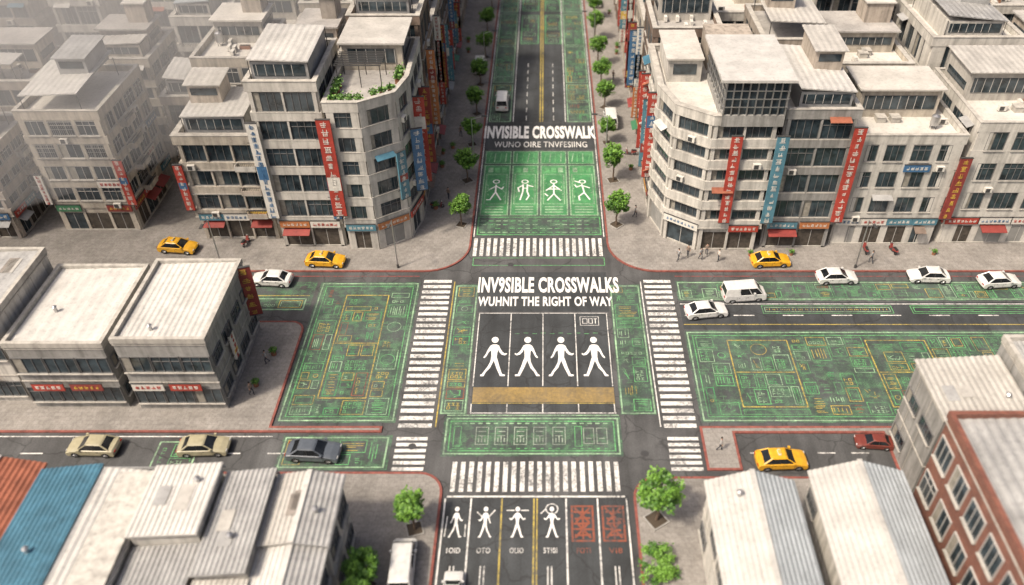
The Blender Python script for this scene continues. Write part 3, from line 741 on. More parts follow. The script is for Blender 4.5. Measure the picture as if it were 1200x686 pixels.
ADJ = {W_WHITE: 'white', W_CREAM: 'cream', W_BEIGE: 'beige', W_GREY: 'grey', W_DARK: 'dark brown', W_BRICK: 'red brick'}
def building(poly, h, nf, wall, fac, label=None, gf=3.6, bay=2.8, pr=.3, roof='mix', shops=True, dark=None, band=None, name='apartment_building', vs=0, sp=.58, roofm=None, pw=None, bal=None):
    cxx = sum(p[0] for p in poly)/len(poly); cyy = sum(p[1] for p in poly)/len(poly)
    if cyy > 92 and not (abs(cxx) < 24 and cyy < 130): shops = False
    P = [(x-cxx, y-cyy) for x, y in poly]
    label = label or '%d-storey %s concrete building with rows of windows above shops' % (nf, ADJ[wall])
    root = OBJ(name, None, loc=(cxx, cyy, .12), label=label, cat='building')
    band = band or wall; dark = R.random() < .75 if dark is None else dark
    mb = MB(); mb.prism(P, 0, h, wall)
    fh = (h-gf)/(nf-1) if nf > 1 else h
    for k in range(nf-1):
        z = gf+k*fh
        mb.prism(offset(P, pr), z-.4, z+sp, band)
        if pr > .25: mb.prism(offset(P, pr+.06), z-.4-.07, z-.33, TRIM)
    mb.ring(offset(P, pr), offset(P, -.2), h-.35, h+.75, band)
    mb.ring(offset(P, pr+.05), offset(P, -.25), h+.75, h+.83, TRIM)
    sf = MB()
    n = len(P)
    pw = pw or (.1 if pr > .2 else .16)
    for e in fac:
        p, q = Vector(P[e]), Vector(P[(e+1) % n]); L = (q-p).length; d = (q-p)/L; ang = math.atan2(d.y, d.x); nb = max(1, round(L/bay)); bw = L/nb
        nrm = Vector((d.y, -d.x))
        bcol = R.randint(0, nb-1) if (bal if bal is not None else R.random() < .4) and nb > 1 and L > 5 else -1
        if shops: sf.obox(p.x+d.x*L/2, p.y+d.y*L/2, ang, -L/2+.05, L/2-.05, -.2, 0, 0, .16, TRIM)
        for i in range(nb+1):
            big = pw*(2 if i in (0, nb) else 1)
            c = p+d*min(max(i*bw, big+.02), L-big-.02)
            mb.obox(c.x, c.y, ang, -big, big, -pr*.75-.02, 0, 0, h-.3, wall)
        for i in range(nb):
            c = p+d*(i+.5)*bw
            ww = bw-pw*2-.04
            if i in (0, nb-1): ww -= pw*2
            if i in (0, nb-1) and nb > 1: c = c+d*(pw if i == 0 else -pw)
            for k in range(nf-1):
                zb = gf+k*fh+sp+.02; zt = gf+(k+1)*fh-.42
                OBJ('window', window_mesh(ww, zt-zb, R.choice((0, 0, 1, 1, 2, 4, 3) if not dark else (0, 1, 2, 4)), dark), root, loc=(c.x, c.y, (zb+zt)/2), rot=ang)
                a = c+nrm*(pr+.002)
                if i == bcol: OBJ('balcony', R.choice(BALC), root, loc=(a.x, a.y, gf+k*fh+.05), rot=ang)
                elif R.random() < .16:
                    a = a+d*R.uniform(-.3, .3)*bw; OBJ('air_conditioner', ACM, root, loc=(a.x, a.y, gf+k*fh+.1), rot=ang)
                elif R.random() < .08 and bw > 2.2: OBJ('window_awning', R.choice(AWN), root, loc=(a.x, a.y, zt+.05), rot=ang)
            if shops and bw > 1.0:
                m = R.choice((SHOP, SHOP, SHUT, GLS))
                sf.obox(c.x, c.y, ang, -ww/2, ww/2, -.06, -.002, .05, gf-1.2, m)
                sf.obox(c.x, c.y, ang, -.03, .03, -.1, -.061, .05, gf-1.2, FRAME)
                if R.random() < .3:
                    am = R.choice((REDD, BLUE, METAL_G, W_DARK, SGREEN, REDD, METAL_G))
                    pts = []
                    for (u, vv, z) in ((-ww/2, 0, gf-1.0), (ww/2, 0, gf-1.0), (ww/2, 1.1, gf-1.4), (-ww/2, 1.1, gf-1.4)):
                        w_ = c+d*u+nrm*(vv+.05); pts.append((w_.x, w_.y, z))
                    sf.add(pts+[(x, y, z-.06) for x, y, z in pts], [(0, 3, 2, 1), (4, 5, 6, 7), (3, 7, 6, 2), (0, 4, 7, 3), (1, 2, 6, 5)], am)
                w_ = Vector((cxx, cyy))+p+d*(i+.5)*bw+nrm*(pr+.06)
                if R.random() < .85: fascia(w_.x, w_.y, .12+gf-.85+.05, bw, ang, R.choices(range(9), (22, 18, 14, 10, 4, 12, 8, 2, 2))[0])
                if R.random() < .3 and nf > 2:
                    kk = R.randint(0, min(2, nf-2)); fascia(w_.x, w_.y, .12+gf+kk*fh-.35, bw, ang, R.choices(range(9), (20, 10, 12, 16, 6, 10, 10, 3, 1))[0])
        for s in range(vs):
            if L < 3: continue
            i = R.randint(0, nb); c = Vector((cxx, cyy))+p+d*min(max(i*bw, .5), L-.5)+nrm*(pr+.75)
            hh = R.uniform(4, min(10, h-gf-2)); vsign(c.x, c.y, R.uniform(gf+.3, h-hh-.5), hh, R.choice((.8, 1, 1.2)), ang+PI/2, R.choices(range(9), (25, 18, 12, 12, 6, 12, 8, 2, 1))[0])
    OBJ('wall', mb.mesh('wall'), root)
    if sf.v: OBJ('shopfront', sf.mesh('shopfront'), root)
    mb = MB(); mb.prism(offset(P, -.26), h+.002, h+.08, roofm or R.choice((ROOF_L, ROOF_M, ROOF_M)))
    OBJ('roof', mb.mesh('roof'), root)
    xs_ = [p[0] for p in P]; ys_ = [p[1] for p in P]
    rooftop(root, min(xs_)+.3, max(xs_)-.3, min(ys_)+.3, max(ys_)-.3, h+.08, roof)
    return root

S, E, N, Wd = 0, 1, 2, 3
p = [(-22, 77.5), (-18.6, 77.5), (-15.2, 79.8), (-14.3, 83.6), (-14.3, 93.8), (-22, 93.8)]
b = building(p, 18, 6, W_WHITE, [0, 1, 2, 3], 'six-storey white corner building with angled corner and roof terrace', roof='none', bay=3.0, pr=.22, sp=.7, roofm=ROOF_M, pw=.2, bal=False, dark=True)
pc = b.location
mb = MB(); mb.box(-21.6-pc.x, -15-pc.x, 86.5-pc.y, 93.3-pc.y, 18.08, 21.2, W_CREAM); mb.box(-21.9-pc.x, -14.6-pc.x, 86-pc.y, 93.5-pc.y, 21.2, 21.4, METAL_M)
mb.box(-21-pc.x, -15.8-pc.x, 86.4-pc.y, 86.497-pc.y, 19, 20.6, GLS); mb.box(-14.998-pc.x, -14.9-pc.x, 87.2-pc.y, 92.5-pc.y, 19, 20.6, GLS)
for i in range(6): mb.box(-21-pc.x+i*1.04-.04, -21-pc.x+i*1.04+.04, 86.36-pc.y, 86.399-pc.y, 19, 20.6, FRAME)
OBJ('penthouse', mb.mesh('penthouse'), b)
mb = MB()
for x in (-21.4, -19, -16.8):
    for y in (82.2, 85.4): mb.beam((x-pc.x, y-pc.y, 18.08), (x-pc.x, y-pc.y, 20.6), .05, DSTEEL, 4)
for i in range(9): mb.box(-21.6-pc.x, -16.6-pc.x, 82-pc.y+i*.43, 82.1-pc.y+i*.43, 20.6, 20.7, DSTEEL)
OBJ('pergola', mb.mesh('pergola'), b)
building(rect(-29.8, -22.8, 78.2, 88.6), 20, 6, W_WHITE, [S, E], 'tall narrow pale apartment building with strip windows', bay=3.4, pr=.24, dark=True, roof='canopy', sp=.6, bal=False)
building(rect(-39.5, -30.8, 79.8, 87.6), 13, 4, W_CREAM, [S, E], bay=2.9, pr=.4, roof='canopy', bal=True)
building(rect(-39.2, -31.4, 88.3, 99.5), 18, 6, W_CREAM, [S, E, Wd], bay=2.7, pr=.15, roof='room')
building(rect(-57, -48, 81.4, 93), 15, 5, W_CREAM, [S, E], bay=2.9, pr=.15, roof='canopy')
building(rect(-69.5, -61.5, 79.8, 89), 10.5, 4, W_BEIGE, [S, E], bay=2.6, pr=.3, roof='canopy')
building(rect(-82, -72, 79, 92), 12, 4, W_CREAM, [S, E], bay=2.6, pr=.3)
building(rect(-46.2, -41, 93, 99), 11, 3, W_BEIGE, [S, E], bay=2.5, roof='canopy')
building(rect(-57, -48.8, 97.2, 106), 14, 5, W_CREAM, [S, E], roof='room')
building(rect(-70, -61.5, 93, 103), 13, 4, W_BEIGE, [S, E], roof='room')
building(rect(-83, -73, 96, 106), 14, 4, W_CREAM, [S, E])
building(rect(-29.4, -23.2, 90.2, 100.4), 17, 5, W_BEIGE, [S, E], pr=.2, roof='room')
building(rect(-46.8, -40.6, 103, 112), 17, 5, W_WHITE, [S, E], roof='canopy')
building(rect(-38.8, -31.2, 102, 112), 16, 5, W_BEIGE, [S, E], roof='room')
building(rect(-29.8, -23, 102.4, 113), 19, 5, W_CREAM, [S, E], roof='room')
for x0 in (-90, -80, -69, -58, -48, -39, -30):
    building(rect(x0, x0+R.uniform(6.6, 7.8), 115.5, 126), R.uniform(12, 20), 5, R.choice((W_WHITE, W_CREAM, W_BEIGE)), [S], bay=3)
y = 94.5
for hh, dd in ((20.5, 9), (16, 9), (19, 9.4), (15, 10.5), (18, 11), (16, 12), (17, 14)):
    building(rect(-22.2, -14.2, y, y+dd), hh, 5, R.choice((W_WHITE, W_CREAM, W_BEIGE, W_DARK)), [S, E], bay=2.8, vs=3 if y < 140 else 1, pr=.3, bal=False); y += dd+.7
y = 95.8
for hh, dd in ((18.5, 9), (15.5, 9), (19, 9.4), (16, 10.5), (17.5, 11), (15, 12), (17, 14)):
    building(rect(13.9, 21.7, y, y+dd), hh, 5, R.choice((W_DARK, W_BEIGE, W_CREAM, W_DARK, W_BRICK)), [S, Wd], bay=2.8, vs=3 if y < 140 else 1, pr=.3, bal=False); y += dd+.7
# --- north-east
p = [(13.6, 84.4), (14.9, 80.0), (18.4, 77.5), (25, 77.5), (25, 95), (13.6, 95)]
b = building(p, 16.6, 6, W_WHITE, [0, 1, 2, 5], 'six-storey white corner building with faceted banded front and glazed penthouse', bay=3.2, pr=.42, roof='none', sp=.65, dark=True, bal=False)
pc = b.location
def rel(x0, x1, y0, y1, z0, z1, m): mb.box(x0-pc.x, x1-pc.x, y0-pc.y, y1-pc.y, z0, z1, m)
mb = MB(); rel(19.0, 25.5, 76.98, 87.5, 16.2, 17.5, W_GREY); rel(19.2, 25.3, 77.2, 87.3, 17.5, 21.3, GLS)
for i in range(9):
    x = 19.05+i*.8; rel(x-.06, x+.06, 76.95, 77.12, 17.5, 21.3, STEEL)
    yy = 77.1+i*1.28; rel(18.98, 19.15, yy-.06, yy+.06, 17.5, 21.3, STEEL); rel(25.35, 25.5, yy-.06, yy+.06, 17.5, 21.3, STEEL)
for z in (18.4, 19.3, 20.2): rel(18.9, 25.56, 76.88, 76.948, z, z+.1, STEEL); rel(18.88, 18.97, 77, 87.5, z, z+.1, STEEL)
OBJ('penthouse', mb.mesh('penthouse'), b)
mb = MB(); rel(18.4, 26.0, 76.5, 88, 21.3, 21.58, METAL_L); OBJ('penthouse_roof', mb.mesh('penthouse_roof'), b)
mb = MB(); rel(14.4, 18.2, 86.5, 94, 16.68, 19.4, W_WHITE); rel(14.1, 18.3, 86.1, 94.2, 19.4, 19.6, ROOF_L); rel(15, 17.6, 86.43, 86.497, 17.6, 18.8, GLS); rel(19.3, 24.5, 89.5, 94.5, 16.68, 20.2, W_BEIGE)
OBJ('rooftop_room', mb.mesh('rooftop_room'), b)
building(rect(26.1, 33.5, 78, 90.8), 17, 5, W_GREY, [S, Wd], pr=.24, bay=3.6, roof='canopy', dark=True, bal=False, label='five-storey grey building with wide dark windows above shops')
building(rect(34.3, 46.0, 78.6, 90), 13.6, 4, W_WHITE, [S, Wd], pr=.14, bay=2.9, roof='mix', dark=True, sp=.85, pw=.4, bal=False, label='wide four-storey pale building with evenly spaced dark windows')
building(rect(47.1, 58.4, 78.8, 92), 15, 4, W_WHITE, [S, Wd], pr=.14, bay=3.7, roof='room', dark=True, sp=1.2, pw=.4, bal=False, label='four-storey white building with slit windows and flat roof')
building(rect(59.3, 70, 79, 92), 13, 4, W_CREAM, [S, Wd])
building(rect(26.3, 33.6, 92.4, 103), 18.5, 5, W_BEIGE, [S, Wd], roof='canopy')
building(rect(22.6, 33.4, 104.6, 116), 17, 5, W_WHITE, [S, Wd], roof='room')
building(rect(35, 44.2, 92.5, 103.6), 15.5, 5, W_CREAM, [S, Wd], roof='room')
building(rect(35.2, 45, 105.4, 117), 20, 5, W_WHITE, [S, Wd], roof='canopy')
building(rect(47.4, 58, 95.4, 108), 17.5, 4, W_WHITE, [S, Wd], roof='canopy', sp=1.2, pw=.4, label='large white block with slit windows and metal roof')
building(rect(46.8, 57, 110, 121), 17, 5, W_BEIGE, [S, Wd])
building(rect(60.4, 70, 95.4, 107), 14, 4, W_BEIGE, [S, Wd]); building(rect(59.5, 70, 109.6, 121), 16, 4, W_WHITE, [S, Wd])
building(rect(71.5, 82, 80, 92), 13, 4, W_WHITE, [S, Wd]); building(rect(71.5, 83, 95.4, 107), 16, 4, W_GREY, [S, Wd])
for x0 in (23, 34.5): building(rect(x0, x0+9.5, 119, 131), R.uniform(14, 19), 5, R.choice((W_WHITE, W_BEIGE)), [S], bay=3)

for (x, y, z0, h, w, rot, ci) in ((-22.3, 76.9, 5.2, 12, 1.5, 0, 0), (-30.1, 77.6, 4.4, 12, 1.2, 0, 6), (-22.9, 77.8, 4.2, 5, .9, 0, 2), (-15.0, 78.6, 6.5, 6, 1.2, .8, 5), (-13.6, 81.8, 5.5, 8, 1.3, .3, 2),
    (-13.5, 84.5, 5, 11, 1.4, .0, 0), (-13.4, 89, 5, 10, 1.3, .0, 1), (-40.1, 79.2, 4.4, 6, 1.0, 0, 0), (-47.6, 80.9, 4, 6, 1.0, 0, 0), (-57.4, 81, 4, 4, .8, 0, 3),
    (20.9, 76.7, 4.4, 11, 1.2, 0, 0), (25.7, 76.6, 4.4, 11, 1.3, 0, 5), (33.9, 77.4, 4, 12, 1.3, 0, 0), (46.5, 78, 4, 8, 1.3, 0, 1), (13.0, 85.5, 5, 11, 1.3, 0, 0), (12.9, 88.8, 4.5, 9, 1.2, 0, 5), (12.9, 92.5, 5, 10, 1.2, 0, 0), (57.6, 78.1, 4, 7, 1.2, 0, 7)):
    vsign(x, y, z0, h, w, rot, ci)

# ---------------------------------------------------------------- low buildings with sheet-metal roofs
def low(x0, x1, y0, y1, h, roofm, wall=W_GREY, kind='flat', rise=.3, label=None, fac=('S', 'E'), wh=1.3, name='low_building', cat='building', p=.38, a_=.06, nfl=None, trim=True, par=TRIM, patch=True, allwin=False):
    cxx, cyy = (x0+x1)/2, (y0+y1)/2; w, d = x1-x0, y1-y0
    root = OBJ(name, None, loc=(cxx, cyy, .12), label=label or 'low building with corrugated metal roof', cat=cat)
    a, b_, c, e = -w/2, w/2, -d/2, d/2
    mb = MB(); mb.box(a, b_, c, e, 0, h, wall)
    if kind == 'gable':
        for yy in (c, e): mb.add([(a, yy, h), (b_, yy, h), (0, yy, h+rise), (a, yy-.2*(1 if yy > 0 else -1), h), (b_, yy-.2*(1 if yy > 0 else -1), h), (0, yy-.2*(1 if yy > 0 else -1), h+rise)], [(0, 1, 2), (3, 4, 5)], wall)
    if trim:
        for k in range(1, int(d/2.4)+1):
            for xx in (a-.03, b_): mb.box(xx, xx+.03, c+k*2.4-.04, c+k*2.4+.04, 0, h-.25, TRIM)
    for z in ((3.4, h-.28) if trim else (h-.5,)): mb.box(a-.07, b_+.07, c-.07, e+.07, z, z+.14, TRIM)
    OBJ('wall', mb.mesh('wall'), root)
    mb = MB()
    if kind == 'gable':
        corr(mb, a-.35, -.0, c-.3, e+.3, h+.02, h+.12+rise, roofm[0], p, a_); corr(mb, .0, b_+.35, c-.3, e+.3, h+.12+rise, h+.02, roofm[-1], p, a_)
        mb.box(-.18, .18, c-.32, e+.32, h+rise+.14, h+rise+.24, METAL_L)
    elif kind == 'shed':
        corr(mb, a-.15, b_+.15, c-.3, e+.3, h+.14, h+.14+rise, roofm[0], p, a_)
        mb.add([(b_, c, h), (b_, e, h), (b_, e, h+rise), (b_, c, h+rise)], [(0, 1, 2, 3)], wall)
        mb.box(a-.2, b_+.2, e+.31, e+.36, h-.1, h+.1, METAL_G)
    else:
        corr(mb, a+.25, b_-.25, c+.25, e-.25, h+.12, h+.12+rise, roofm[0], p, a_)
        P = rect(a, b_, c, e); mb.ring(offset(P, .12), offset(P, -.24), h+.001, h+.42+max(rise, 0)*.6, par)
    OBJ('roof', mb.mesh('roof'), root)
    if patch and (kind != 'flat' or rise > .25):
        for i in range(R.randint(1, 2)):
            px, py = R.uniform(a+.6, b_-1.6), R.uniform(c+.6, e-2.5); L_ = R.uniform(1.2, 2.4)
            f = lambda x: h+.14+(rise*(1-abs(x)/(w/2)) if kind == 'gable' else rise*(x-a)/w)+a_+.02
            q = px+1 if kind != 'gable' or px+1 < 0 or px > 0 else -.05
            mb = MB(); mb.add([(px, py, f(px)+.01), (q, py, f(q)+.01), (q, py+L_, f(q)+.01), (px, py+L_, f(px)+.01)], [(0, 1, 2, 3)], R.choice((METAL_B, METAL_G, METAL_M)))
            OBJ('roof_patch', mb.mesh('roof_patch'), root)
    nfl = nfl or (2 if h > 6 else 1)
    for fl in range(nfl):
        z = 1.8 if fl == 0 else (3.6+(h-3.9)*.5 if nfl == 2 else 1.8+fl*(h-.4)/nfl)
        for fc in fac:
            L = w if fc in 'SN' else d; nb = max(1, int(L/2.5)); bw = L/nb
            for i in range(nb):
                u = -L/2+(i+.5)*bw
                loc, ro = {'S': ((u, c, z), 0), 'N': ((-u, e, z), PI), 'E': ((b_, u, z), PI/2), 'W': ((a, -u, z), -PI/2)}[fc]
                if fc in 'EW' and R.random() < .4 and nfl < 3 and not allwin: continue
                OBJ('window', window_mesh(bw-(.08 if fc == 'S' else .7), wh+(.6 if fc == 'S' else 0), R.choice((0, 1, 2, 4)), nfl < 3), root, loc=loc, rot=ro)
    mb = MB(); mb.beam((0, 0, -.25), (0, 0, .5), .16, STEEL, 8); mb.beam((0, 0, .48), (0, 0, .62), .25, STEEL, 8, .1); vm = mb.mesh('roof_vent')
    px, py = R.uniform(a+.8, b_-.8), R.uniform(c+1, e-1)
    zr = h+.2+(rise*(1-abs(px)/(w/2)) if kind == 'gable' else rise*.5)
    OBJ('roof_vent', vm, root, loc=(px, py, zr))
    return root
low(-37.1, -29, 52.5, 63.8, 8.4, [METAL_L], W_GREY, label='two-storey grey building with pale ribbed roof', rise=.25, p=.55, a_=.05, allwin=True)
low(-47, -38.3, 52.7, 63.9, 7.7, [METAL_L], W_GREY, label='two-storey grey building with pale smooth roof', rise=.2, p=.9, a_=.03, allwin=True)
low(-56.6, -47.8, 53.4, 64, 9.6, [METAL_G], W_WHITE, label='two-storey pale building beside low grey buildings', p=.7, a_=.02)
low(-67, -57.4, 53, 64, 9, [METAL_L], W_BEIGE)
for (x, ci) in ((-44.5, 0), (-41, 1), (-35.4, 3), (-32, 0), (-51, 0)): fascia(x, 52.2 if x > -48 else 53, 2.9, 3.2, 0, ci)
vsign(-28.5, 62.6, 3.0, 6, 1.4, .3, 1); vsign(-28.6, 56.5, 3, 3, .9, PI/2, 3)
low(-43.5, -37.6, 24, 39.7, 7.6, [METAL_R, METAL_R], W_BEIGE, 'gable', .7, 'house with rust-red corrugated gable roof', ('N', 'E'))
low(-37.3, -32.6, 18, 39.1, 7.5, [METAL_BL], W_GREY, 'shed', .7, 'long house with faded blue corrugated metal roof', ('N', 'E'), patch=False)
low(-32.4, -28.5, 20, 38.9, 8.0, [METAL_L], W_WHITE, 'shed', -.5, 'narrow house with pale sheet-metal lean-to roof', ('N', 'E'), p=.5, a_=.06)
low(-28.2, -23.4, 33.2, 38.8, 8.3, [METAL_L], W_WHITE, 'shed', .4, 'small house with pale grimy ribbed roof', ('N', 'E', 'S'), p=.4, a_=.06)
low(-28.2, -23.5, 20, 32.8, 6.8, [METAL_G], W_BEIGE, 'shed', .6, 'shed with grey weathered corrugated roof', ('E', 'S'), a_=.08)
low(-23.0, -19.4, 30.5, 38.6, 7.8, [METAL_G], W_GREY, 'shed', .5, 'house with dark weathered corrugated roof', ('N', 'E'), a_=.08)
low(-23.0, -19.4, 18, 30.1, 7.0, [METAL_M], W_GREY, 'shed', .3, 'shed with grey corrugated roof', ('S', 'E'), a_=.08)
low(-19.1, -14.6, 33, 38.6, 7.6, [METAL_M, METAL_G], W_WHITE, 'gable', .4, 'house with grey ribbed metal roof and white walls', ('N', 'E'), a_=.07)
low(-19.1, -14.8, 20, 32.6, 7.1, [METAL_L, METAL_G], W_WHITE, 'gable', .5, 'house with pale ribbed metal roof and white walls', ('E',), a_=.07)
low(13.2, 19.4, 20, 38.8, 6.6, [METAL_L, METAL_C], W_WHITE, 'gable', 1.2, 'long white shed with blue-grey ribbed gable roof', ('N', 'W'), patch=False)
low(21.2, 27.8, 20, 39.5, 6.9, [METAL_L, METAL_C], W_WHITE, 'gable', 1.2, 'long white shed with blue-grey ribbed gable roof', ('N', 'W'), patch=False)
low(38.8, 54, 45.4, 50.1, 11, [METAL_G], W_GREY, 'flat', .2, 'grey flat-roofed block beside the road', ('N', 'W', 'S'))
low(31.8, 38.4, 42.9, 49.1, 9.3, [METAL_M], W_GREY, 'shed', .5, 'grey block with beige ribbed metal roof', ('N', 'W'), p=.5, a_=.07)
low(30.2, 46, 18, 40.4, 12.3, [METAL_G], W_BRICK, 'flat', .4, 'three-storey dark red brick building with ribbed roof', ('W', 'N'), wh=2.3, p=.8, a_=.06, nfl=3, trim=False, par=W_BRICK)

# ---------------------------------------------------------------- vehicles
def carpaint(name, col):
    m, nt, bs = nodes(name); bs.inputs['Roughness'].default_value = .3
    nt.links.new(scalec(nt, col, mrange(nt, noise(nt, 2.5, 5), .35, .7, 1.05, .82)), bs.inputs['Base Color'])
    bs.inputs['Coat Weight'].default_value = .6; bs.inputs['Coat Roughness'].default_value = .08
    return m
CP = {'yellow': carpaint('yellow_car_paint', (.66, .35, .02)), 'white': carpaint('white_car_paint', (.64, .64, .62)), 'beige': carpaint('beige_car_paint', (.36, .33, .22)),
      'dark grey': carpaint('dark_grey_car_paint', (.09, .105, .125)), 'orange': carpaint('dark_red_car_paint', (.17, .04, .028))}
LAMP = MAT('headlamp_lens', (.7, .7, .68), rough=.15, var=.05); TAIL = MAT('tail_lamp_lens', (.35, .01, .01), rough=.2, var=.05)
def body_mesh(paint, van):
    if van:
        top = [(2.2, .28), (2.36, .4), (2.36, .75), (2.22, .95), (1.75, 1.12), (1.5, 1.15), (-2.2, 1.15), (-2.34, 1.1), (-2.38, .7), (-2.38, .4), (-2.25, .28)]; ax = (1.45, -1.45); hw = .92
    else:
        top = [(2.1, .22), (2.24, .36), (2.25, .58), (2.12, .72), (1.6, .85), (1.0, .93), (.6, .95), (-1.3, .97), (-1.7, .98), (-2.1, .94), (-2.24, .78), (-2.26, .42), (-2.12, .24)]; ax = (1.38, -1.36); hw = .9
    P = list(top)
    for c in (ax[1], ax[0]):
        for i in range(9):
            a = PI-PI*i/8; P.append((c+.39*math.cos(a), .26+.4*math.sin(a)))
    ts = [-1, -.93, -.6, 0, .6, .93, 1]; mb = MB(); n = len(P); vs = []
    for t in ts:
        for (x, z) in P:
            e = abs(t) ** 6; zz = z-(.07*e if z > .6 else 0)+.03*(1-t*t)*(z > .8); xx = x*(1-.045*abs(t)**3) if abs(x) > 1.9 else x
            vs.append((xx, t*hw, zz))
    fs = []
    for j in range(len(ts)-1):
        for i in range(n): fs.append((j*n+i, j*n+(i+1) % n, (j+1)*n+(i+1) % n, (j+1)*n+i))
    fs += [tuple(range(n-1, -1, -1)), tuple(range(6*n, 7*n))]
    mb.add(vs, fs, paint)
    mb.box(-2.0, 2.0, -hw+.12, hw-.12, .2, .5, BLACK)
    s = 1 if not van else 1.04
    mb.box(2.2*s, 2.265*s, -.55, .55, .36, .56, BLACK)
    for sy in (-1, 1):
        mb.box(-1.2, 1.2, sy*hw-.012, sy*hw+.012, .3, .36, BLACK)
        for x in (.95, .0, -1.0): mb.box(x-.008, x+.008, sy*hw-.008, sy*hw+.006, .36, .86, BLACK)
        for x in (.2, -.75): mb.box(x-.09, x+.09, sy*hw-.01, sy*hw+.03, .76, .8, BLACK)
        mb.box(.75, .95, min(sy*.86, sy*1.05), max(sy*.86, sy*1.05), .98 if not van else 1.2, 1.1 if not van else 1.36, paint)
    return mb.mesh('body')
def cabin_mesh(paint, van):
    if van: b0, b1, t0, t1, zb, zt, wb, wt = 1.85, -2.3, 1.15, -2.2, 1.12, 1.92, .88, .76
    else: b0, b1, t0, t1, zb, zt, wb, wt = 1.05, -1.8, .28, -1.12, .93, 1.4, .82, .62
    g = MB()
    def ringp(x0, x1, w, z): return [(x0, -w*.82, z), (x0-.12, -w, z), (x1+.1, -w, z), (x1, -w*.85, z), (x1, w*.85, z), (x1+.1, w, z), (x0-.12, w, z), (x0, w*.82, z)]
    lo, hi = ringp(b0, b1, wb, zb), ringp(t0, t1, wt, zt)
    g.add(lo+hi, [(i, (i+1) % 8, 8+(i+1) % 8, 8+i) for i in range(8)], CARGL)
    r = MB(); r1 = ringp(t0+.05, t1-.05, wt+.03, zt-.02); r2 = ringp(t0-.08, t1+.08, wt-.05, zt+.055); r3 = ringp(t0-.3, t1+.3, wt-.3, zt+.085)
    r.add(r1+r2+r3, [(i, (i+1) % 8, 8+(i+1) % 8, 8+i) for i in range(8)]+[(8+i, 8+(i+1) % 8, 16+(i+1) % 8, 16+i) for i in range(8)]+[tuple(range(16, 24)), tuple(range(7, -1, -1))], paint)
    for sy in (-1, 1):
        r.beam((b0-.06, sy*(wb-.03), zb), (t0-.06, sy*(wt-.02), zt), .05, paint, 5)
        r.beam((b1+.06, sy*(wb-.03), zb), (t1+.06, sy*(wt-.02), zt), .08, paint, 5)
        for f in ((.48,) if not van else (.3, .6)):
            r.beam((b0+(b1-b0)*f, sy*(wb), zb), (t0+(t1-t0)*f, sy*(wt), zt), .035, paint if van else BLACK, 4)
        if van:
            x0, x1 = b0+(b1-b0)*.62, b1+.12
            r.add([(x0, sy*(wb+.02), zb), (x1, sy*(wb+.02), zb), (x1, sy*(wt+.02), zt), (x0, sy*(wt+.02), zt)], [(0, 1, 2, 3)], paint)
    return g.mesh('windows'), r.mesh('roof')
def wheel_mesh():
    mb = MB(); n = 18
    prof = [(.2, -.11), (.31, -.11), (.33, -.07), (.33, .07), (.31, .11), (.2, .11)]
    vs = [(r*math.cos(2*PI*i/n), y, r*math.sin(2*PI*i/n)) for i in range(n) for r, y in prof]; m = len(prof)
    mb.add(vs, [(i*m+j, i*m+j+1, ((i+1) % n)*m+j+1, ((i+1) % n)*m+j) for i in range(n) for j in range(m-1)], BLACK)
    rm = MB(); rm.beam((0, -.08, 0), (0, .08, 0), .205, DSTEEL, 16)
    for i in range(5):
        a = 2*PI*i/5
        for sy in (-.1, .1): rm.beam((0, sy, 0), (.19*math.cos(a), sy, .19*math.sin(a)), .035, STEEL, 4)
    return mb.mesh('wheel'), rm.mesh('rim')
WM, RM = wheel_mesh()
def lampm(mat, w=.3, h=.13):
    mb = MB(); mb.add([(0, -w/2, -h/2), (0, w/2, -h/2), (0, w/2, h/2), (0, -w/2, h/2), (.05, -w/2*.8, -h/2*.8), (.05, w/2*.8, -h/2*.8), (.05, w/2*.8, h/2*.6), (.05, -w/2*.8, h/2*.6)],
        [(4, 5, 6, 7), (0, 1, 5, 4), (1, 2, 6, 5), (2, 3, 7, 6), (3, 0, 4, 7)], mat); return mb.mesh('lamp')
HL, TL = lampm(LAMP), lampm(TAIL)
mb = MB(); mb.box(-.12, .12, -.3, .3, 0, .14, SWHITE); mb.box(-.1, .1, -.22, .22, .14, .16, YEL); TAXI = mb.mesh('roof_lamp')
cm = {}
def vehicle(x, y, ang, col, van=False, taxi=False, label=None, z=0, sc=1.0):
    k = (col, van)
    if k not in cm: cm[k] = (body_mesh(CP[col], van),)+cabin_mesh(CP[col], van)
    bm_, gm, rm = cm[k]
    nm = 'van' if van else ('taxi' if taxi else 'parked_car')
    root = OBJ(nm, None, loc=(x, y, z+.004), rot=math.radians(ang), label=label, cat='van' if van else ('taxi' if taxi else 'car'), group='vehicles on the streets', scale=(sc, sc, sc))
    OBJ('body', bm_, root); OBJ('windows', gm, root); OBJ('roof', rm, root)
    for wx in ((1.38, -1.36) if not van else (1.45, -1.45)):
        for wy in (-.8, .8):
            w = OBJ('wheel', WM, root, loc=(wx, wy, .33)); OBJ('rim', RM, w)
    s = 2.1 if not van else 2.24
    for wy in (-.62, .62):
        OBJ('headlight', HL, root, loc=(s+.03, wy, .66 if not van else .8)); OBJ('tail_light', TL, root, loc=(-s-.1, wy, .74 if not van else .9), rot=PI)
    if taxi: OBJ('roof_lamp', TAXI, root, loc=(-.35, 0, 1.485))
Y_, W_ = 'yellow', 'white'
vehicle(-42, 77.2, -6, Y_, taxi=True, label='yellow taxi standing on the grey paved forecourt', z=.12)
vehicle(-24.3, 74.6, -4, Y_, taxi=True, label='yellow taxi standing beside the kerb on paving', z=.12)
vehicle(-29.6, 71.3, 176, W_, label='white saloon car at the edge of the road', z=0)
vehicle(26.4, 74.6, 3, Y_, taxi=True, label='yellow taxi on the pavement in front of shops', z=.12)
